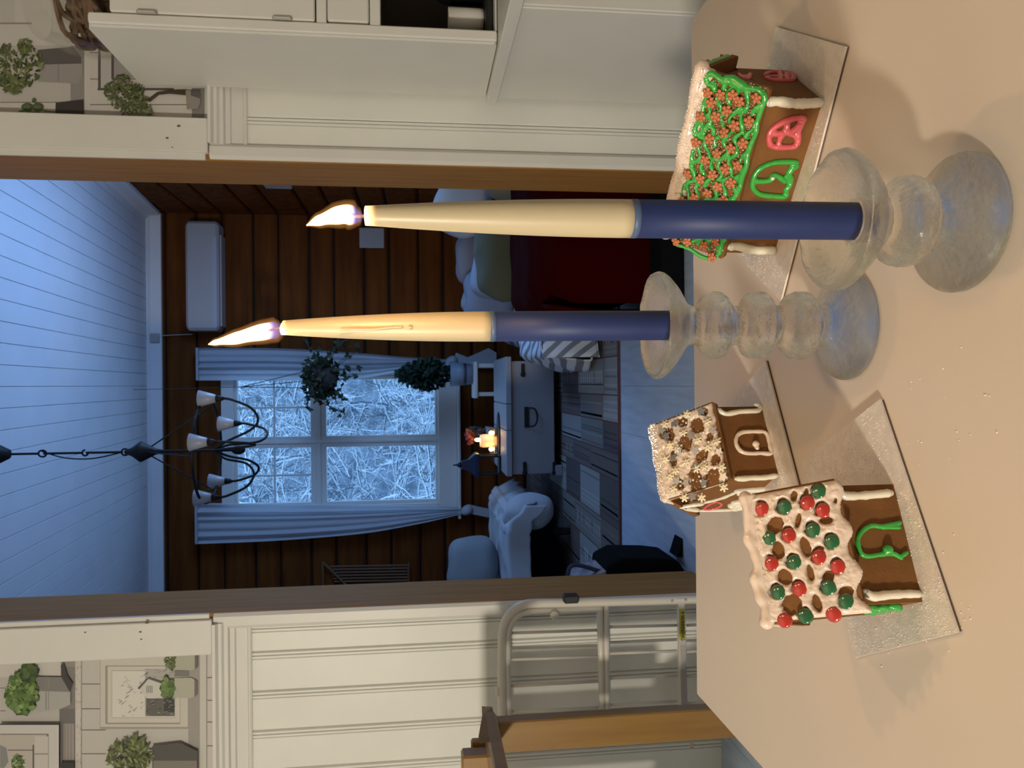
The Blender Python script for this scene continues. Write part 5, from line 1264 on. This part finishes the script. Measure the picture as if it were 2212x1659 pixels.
t.p('wax_body', MB().lathe([(0,0),(.038,0),(.042,.03),(.044,hC*.8),(.038,hC),(.02,hC-.006),(0,hC-.008)], c, 24), (lambda m_: (m_.node_tree.nodes['Principled BSDF'].inputs['Emission Color'].__setattr__('default_value', (1,.45,.16,1)), m_.node_tree.nodes['Principled BSDF'].inputs['Emission Strength'].__setattr__('default_value', .9), m_)[2])(mat('glowing_candle_wax', (.85,.6,.35), .5)), smooth=True)
t.p('flame', MB().ell(c+Vector((.008,-.01,hC+.016)), (.012,.012,.02), 12, 8), FLS, smooth=True)
light(c+Vector((0,0,hC+.02)), .35)
lc = ontop(1060, 1003); lc = Vector((at(1060, 1003, YT0+.35).x, YT0+.35, zt+.001)); L0 = lambda px: at(px, 1000, lc.y).z-lc.z
t = T('lantern', 'dark blue metal lantern with pointed roof on the white trunk', 'lantern', lc)
s_ = .062; t.p('base_plate', MB().rbox(lc+Vector((-s_,-s_,0)), lc+Vector((s_,s_,.012)), .002), BLACKM)
NAVY = mat('navy_painted_metal', (.006,.012,.035), .4)
zr = L0(1036)
for sx_ in (-1, 1):
    for sy_ in (-1, 1): t.p('corner_bar', MB().rbox(lc+Vector((sx_*s_*.9-.006, sy_*s_*.9-.006, .012)), lc+Vector((sx_*s_*.9+.006, sy_*s_*.9+.006, zr)), .001), BLACKM)
t.p('glass_side', MB().box(lc+Vector((-s_*.85,-s_*.9,.012)), lc+Vector((s_*.85,-s_*.88,zr))), JARGLASS)
zz = L0(1000)
R4 = lambda r, z: [lc+Vector((r*a_, r*b_, z)) for a_, b_ in ((-1,-1),(1,-1),(1,1),(-1,1))]
m = MB(); rows = [R4(s_*1.2, zr), R4(s_*1.2, zr+.02), R4(s_*.55, (zr+zz)/2+.01), R4(s_*.4, zz)]
V = sum(rows, []); m.add(V, [(3,2,1,0),(12,13,14,15)]+[(i*4+k, i*4+(k+1)%4, i*4+4+(k+1)%4, i*4+4+k) for i in range(3) for k in range(4)]); t.p('roof', m, NAVY)
t.p('finial', MB().lathe([(.012,zz),(.02,zz+.01),(.006,zz+.03),(.004,L0(982)),(0,L0(982))], lc, 12), NAVY)
fc = Vector((at(1040, 935, YT0+.62).x, YT0+.62, zt+.001)); t = T('flower_pot', 'reddish flowering plant in a grey pot behind the candles', 'potted plant', fc)
t.p('pot', MB().lathe([(0,0),(.035,0),(.045,.07),(.04,.07),(.03,.01),(0,.01)], fc, 20), CLOTHG, smooth=True)
m = MB(); zf = at(1018, 935, fc.y).z
leafball(m, (fc.x, fc.y, zf-.05), (.05,.05,.07), 120, 7, .04, [(.03,.05,.04),(.06,.05,.06)]); leafball(m, (fc.x-.02, fc.y, zf), (.06,.05,.035), 110, 8, .035, [(.45,.09,.05),(.5,.16,.05),(.30,.05,.08)])
t.p('flowers', m, PLANT, kind='stuff', col=True)

# ---- printed rug
rn = onz(1342, 1000, 0.0).y; rf_ = YF-.06
rx0, rx1 = -1.75, .95
t = T('printed_rug', 'dark rug with a patchwork plank print on the living room floor', 'rug', ((rx0+rx1)/2, (rn+rf_)/2, 0))
t.p('rug_body', MB().rbox((rx0, rn, 0), (rx1, rf_, .008), .003), mat('dark_rug_edge', (.10,.03,.025), .95))
m = MB(); R_ = random.Random(12); x = rx0+.015
y = rn+.02; row = 0
cols = [tuple(v*.85 for v in c) for c in [(.10,.08,.07),(.14,.11,.10),(.20,.19,.17),(.07,.05,.05),(.14,.07,.05),(.16,.14,.13),(.28,.28,.27),(.09,.07,.07),(.13,.09,.08)]]
xx = rx0+.02
while xx < rx1-.03:
    w = min(R_.uniform(.11,.21), rx1-.02-xx); y = rn+.02-R_.uniform(0,.3)
    while y < rf_-.03:
        h = R_.uniform(.32,.62); y0_ = max(y, rn+.02); y1_ = min(y+h, rf_-.02); c = R_.choice(cols); zz = .0083
        if y1_-y0_ > .02:
            m.poly([(xx, y0_, zz), (xx+w-.006, y0_, zz), (xx+w-.006, y1_-.006, zz), (xx, y1_-.006, zz)], c)
            for k in range(4):
                a_ = xx+R_.uniform(.004, max(.005, w-.03)); f_ = R_.choice((.6,1.3)); m.poly([(a_, y0_+.01, zz+.0001), (a_+.010, y0_+.01, zz+.0001), (a_+.012, y1_-.02, zz+.0001), (a_+.003, y1_-.02, zz+.0001)], tuple(v*f_ for v in c))
            if R_.random() < .4:      # faint lettering-like print along some of the planks
                for k in range(int((y1_-y0_)/.05)-1):
                    if R_.random() < .75: b_ = y0_+.03+k*.05; m.poly([(xx+w*.3, b_, zz+.0002), (xx+w*.65, b_+.004, zz+.0002), (xx+w*.65, b_+.028, zz+.0002), (xx+w*.35, b_+.02, zz+.0002)], tuple(v*1.8 for v in c))
        y += h
    xx += w
t.p('printed_pattern', m, colmat('rug_print', .95, bump=.3, bscale=200), col=True)

# ---- striped sofa, cushions and the dark red throw (right)
def pillow(nm, label, c, r, m, rot=(0,0,0), cat='cushion', seed=0, group=None, nz=.12):
    from mathutils import Euler
    c = Vector(c)
    if c.y < 5.2 and c.x > sx0-.1: c.z = max(c.z, sz+.03+r[2]*.92)
    mb = MB(); mb.ell(c, r, 28, 18, Euler([math.radians(a) for a in rot]).to_matrix(), p=.62, nz=nz, ns=9, seed=seed)
    return single(nm, mb, m, label, cat, (c[0], c[1], c[2]-r[2]), group, smooth=True)
STRIPE = mat('striped_sofa_cover', (.40,.46,.56), .9)
nt = STRIPE.node_tree; tcn = nt.nodes.new('ShaderNodeTexCoord'); wv = nt.nodes.new('ShaderNodeTexWave'); wv.bands_direction = 'DIAGONAL'; wv.inputs['Scale'].default_value = 6.5; wv.inputs['Distortion'].default_value = .6
cr = nt.nodes.new('ShaderNodeValToRGB'); cr.color_ramp.elements[0].position = .35; cr.color_ramp.elements[0].color = (.17,.20,.25,1); cr.color_ramp.elements[1].position = .5; cr.color_ramp.elements[1].color = (.55,.62,.72,1)
mpn = nt.nodes.new('ShaderNodeMapping'); mpn.inputs['Rotation'].default_value = (0,0,.35)
nt.links.new(tcn.outputs['Object'], mpn.inputs[0]); nt.links.new(mpn.outputs[0], wv.inputs[0]); nt.links.new(wv.outputs['Fac'], cr.inputs[0]); nt.links.new(cr.outputs[0], nt.nodes['Principled BSDF'].inputs['Base Color'])
sx0 = at(1120, 772, 4.0).x; sz = at(1118, 700, 4.6).z
t = T('sofa', 'low sofa along the right wall under a blue and white striped cover', 'sofa', ((sx0+XR)/2, 4.6, 0))
def cover(u, v):
    xk = .16*min(1, max(0, (3.55+v*1.75-4.3)/.15))
    # drapes over the left front edge of the sofa
    s = u*1.75; y = 3.55+v*1.75
    if s < 1.0: x = XR-.10-s*(XR-.10-sx0-xk)/1.0; z = sz+.012*math.sin(y*7+s*3)
    else:
        k = (s-1.0); x = sx0+xk-.03*math.sin(k*4)-.05*k-.025*math.sin(y*19)*min(1, k*3); z = max(.03, sz-k*.42-.01)
    z += .012*noise.noise(Vector((x*8, y*8, 0)))
    return Vector((x, y, z))
t.p('frame', MB().rbox((sx0+.19, 3.6, .10), (XR-.01, 5.3, sz-.02), .03), BLKF)
for x in (sx0+.22, XR-.12):
    for y in (3.66, 5.2): t.p('leg', MB().lathe([(.02,0),(.025,.10),(0,.10)], (x, y, 0), 12), BLACKM)
t.p('cover', MB().grid(cover, 50, 50), STRIPE, smooth=True, solid=.006)
def cover2(u, v):
    s = v*.6; x = sx0-.02+u*(XR-.1-sx0); y = 3.55-.05*math.sin(min(1, s*4))-s*.12-.03*math.sin(x*21)*min(1, s*3); z = max(.025, sz-.005-s*.50+.01*math.sin(x*13))
    return Vector((x, y, z))
t.p('front_drape', MB().grid(cover2, 50, 30), STRIPE, smooth=True, solid=.006)
pillow('grey_cushion', 'blue grey cushion leaning at the back of the sofa, left one', at(1075, 640, 4.75), (.16,.10,.15), mat('blue_grey_cushion', (.17,.19,.24), .95), (10,0,8), seed=1)
pillow('grey_cushion', 'taupe cushion at the back of the sofa behind the right candle', at(1035, 560, 4.9), (.17,.10,.15), mat('taupe_cushion', (.20,.18,.19), .95), (5,0,-12), seed=2)
pillow('grey_cushion', 'dark grey small cushion between the two candles', at(1040, 650, 5.05), (.11,.08,.13), CLOTHG, (0,12,20), seed=3)
pillow('blue_cushion', 'pale blue cushion half behind the khaki cushion', at(1085, 590, 4.3), (.15,.09,.14), mat('pale_blue_cushion', (.20,.24,.31), .95), (0,0,0), seed=4)
pillow('khaki_cushion', 'khaki green cushion behind the dark red throw', at(1112, 545, 3.42), (.22,.11,.16), CLOTHK, (15,0,0), seed=5)
pillow('bed_pillow', 'rumpled white pillow at the far right behind the door lining', at(1000, 432, 4.5), (.22,.12,.16), CLOTHW, (0,20,0), seed=6)
pillow('checked_cushion', 'pale khaki cushion at the right beside the door lining', at(1110, 415, 3.30)+Vector((.06,0,0)), (.09,.08,.13), mat('pale_khaki_cushion', (.14,.14,.12), .95), (0,0,10), seed=7)
rz = at(1142, 560, 2.75).z; rxl = at(1250, 678, 2.5).x
t = T('armchair', 'armchair under a dark red fleece throw just beyond the doorway', 'armchair', (.75, 2.85, 0))
t.p('seat_block', MB().rbox((rxl+.06, 2.68, .05), (XR-.02, 3.2, rz-.05), .05), BLKF)
m = MB()
def throw(u, v):
    # over the top and down the left and front sides
    x = rxl+.04+(XR-.05-rxl)*u; s = v*1.25
    if s < .55: y = 3.2-s; z = rz
    else:
        k = s-.55; y = 2.64-.10*min(1, k*8)-.04*k; z = rz-.02-max(0, k-.03)*.66
    y -= .012*math.sin(x*17)*min(1, v*2); z += .01*noise.noise(Vector((x*6, s*6, 0)))
    if u < .06: z -= .05*(1-u/.06)**2; x += .02*(u/.06)
    return Vector((x, y, z))
m.grid(throw, 40, 50); 
def throw2(u, v):
    y = 2.50+.70*u; k = v*.44; return Vector((rxl+.03-.02*math.sin(min(1, k*5)*1.5)-.01*math.sin(y*23), y, rz-.03-k+.02*math.sin(y*9)*v))
m.grid(throw2, 30, 20)
t.p('red_throw', m, REDB, smooth=True, solid=.012)
t.p('base_plinth', MB().rbox((rxl+.02, 2.37, 0), (XR-.05, 2.56, .078), .01), BLKF)

# ---- left armchair with white sheet, cushions
ax0 = -1.35; ay0 = 4.15; ax1 = at(1120, 1090, 4.3).x
az = at(1092, 1150, 4.4).z
t = T('daybed', 'low daybed under a draped white sheet left of the trunk', 'daybed', ((ax0+ax1)/2, 4.7, 0))
t.p('base_box', MB().rbox((ax0, ay0+.10, .10), (ax1-.06, 5.35, az-.06), .02), BLKF)
for x in (ax0+.05, ax1-.16):
    for y in (ay0+.15, 5.2): t.p('leg', MB().lathe([(.02,0),(.025,.10),(0,.10)], (x, y, 0), 10), BLACKM)
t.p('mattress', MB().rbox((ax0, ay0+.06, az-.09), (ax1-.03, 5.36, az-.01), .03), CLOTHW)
def sheet(u, v):
    s = v*1.45; x = ax0+(ax1-ax0)*u
    if s < 1.15: y = 5.3-s; z = az
    else: k = s-1.15; y = 4.15-.02*k-.012*math.sin(x*15); z = az-k*.40
    z += .02*noise.noise(Vector((x*7, y*7, 2)))
    if u > .78:
        k = (u-.78)/.22; x -= .04*k; z = z-.17*k*k*(1.0 if s < 1.15 else .6)+.03*noise.noise(Vector((y*9, k*3, 0))); x += .06*k
    return Vector((x, y, z))
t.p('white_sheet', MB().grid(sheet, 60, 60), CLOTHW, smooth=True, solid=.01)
m = MB(); m.ell((ax1-.045, ay0+.16, az-.13), (.105,.13,.155), 40, 28, nz=.22, ns=9, seed=3); t.p('sheet_fold', m, CLOTHW, smooth=True)
pillow('grey_pillow', 'large grey pillow on the daybed beside the left door lining', at(1022, 1222, 4.6), (.17,.12,.15), CLOTHG, (0,0,15), seed=9)
pillow('mustard_pillow', 'mustard yellow pillow behind the grey one on the daybed', at(1012, 1252, 4.85), (.12,.09,.13), YEL, (0,0,0), seed=10)
# ---- slatted wooden rack on the left of the far wall
t = T('wooden_rack', 'dark slatted wooden wall rack left of the window', 'rack', at(890, 1235, YF-.03))
for i in range(6):
    y = 1224+i*6.5; a, b = at(712+i*2, y, YF-.03), at(885, y-3, YF-.03); t.p('slat', MB().tube([a, b], .008, 6), mat('dark_rack_wood', (.16,.08,.035), .6))
a, b, c = at(697, 1214, YF-.045), at(699, 1290, YF-.045), at(752, 1268, YF-.045)
t.p('side_bar', MB().tube([a, b], .010, 6), _mats['dark_rack_wood']); t.p('brace', MB().tube([a, c], .010, 6), _mats['dark_rack_wood'])
t.p('side_bar', MB().tube([at(883, 1214, YF-.045), at(883, 1290, YF-.045)], .010, 6), _mats['dark_rack_wood'])
# ---- black bag near the doorway
bc = onz(1487, 1235, 0.0); Yb = bc.y+.10
t = T('travel_bag', 'black fabric bag with patterned top standing inside the doorway at left', 'bag', (at(1400, 1240, Yb).x-.08, Yb, 0))
zb = at(1295, 1230, Yb).z; xr_ = at(1400, 1192, Yb).x
m = MB(); prof = [(xr_-.36, .02), (xr_-.34, 0), (xr_-.06, 0), (xr_-.01, .03), (xr_, .10), (xr_+.005, zb*.8), (xr_-.02, zb), (xr_-.34, zb+.01)]
m.prism([(x, Yb-.10, z) for x, z in prof], (0, .22, 0)); o = t.p('body', m, BLKF); bv = o.modifiers.new('round', 'BEVEL'); bv.width = .02; bv.segments = 3
zc2 = at(1252, 1230, Yb).z
m = MB(); m.prism([(xr_-.30, Yb-.09, zb), (xr_-.035, Yb-.09, zb-.002), (xr_-.075, Yb-.06, zc2+.02), (xr_-.28, Yb-.06, zc2+.03)], (0, .16, 0)); t.p('patterned_top', m, mat('patterned_fabric', (.36,.34,.36), .95, scale=28, color2=(.10,.12,.20)))
t.p('strap', MB().tube(smooth_path([Vector((xr_-.05, Yb-.05, zb)), Vector((xr_-.02, Yb-.06, zc2+.03)), Vector((xr_-.06, Yb-.07, at(1216, 1225, Yb).z)), Vector((xr_-.16, Yb-.06, at(1212, 1240, Yb).z)), Vector((xr_-.26, Yb-.05, zc2+.02))], 6), .007, 7), mat('navy_strap', (.03,.04,.10), .8))
bv = t.p('side_flap', MB().prism([(xr_-.01, Yb-.05, .02), (xr_+.05, Yb-.05, 0), (xr_-.01, Yb-.05, 0)], (0, .08, 0)), BLKF)

# everything that stands on the rug stands on its pile, not through it
for o in COL.objects:
    if o.parent is None and o.name.split('.')[0] in ('trunk_table', 'sofa', 'daybed', 'plant_stool', 'potted_plant', 'candle_tray', 'tealight', 'pillar_candle', 'lantern', 'flower_pot'): o.location.z += .0095
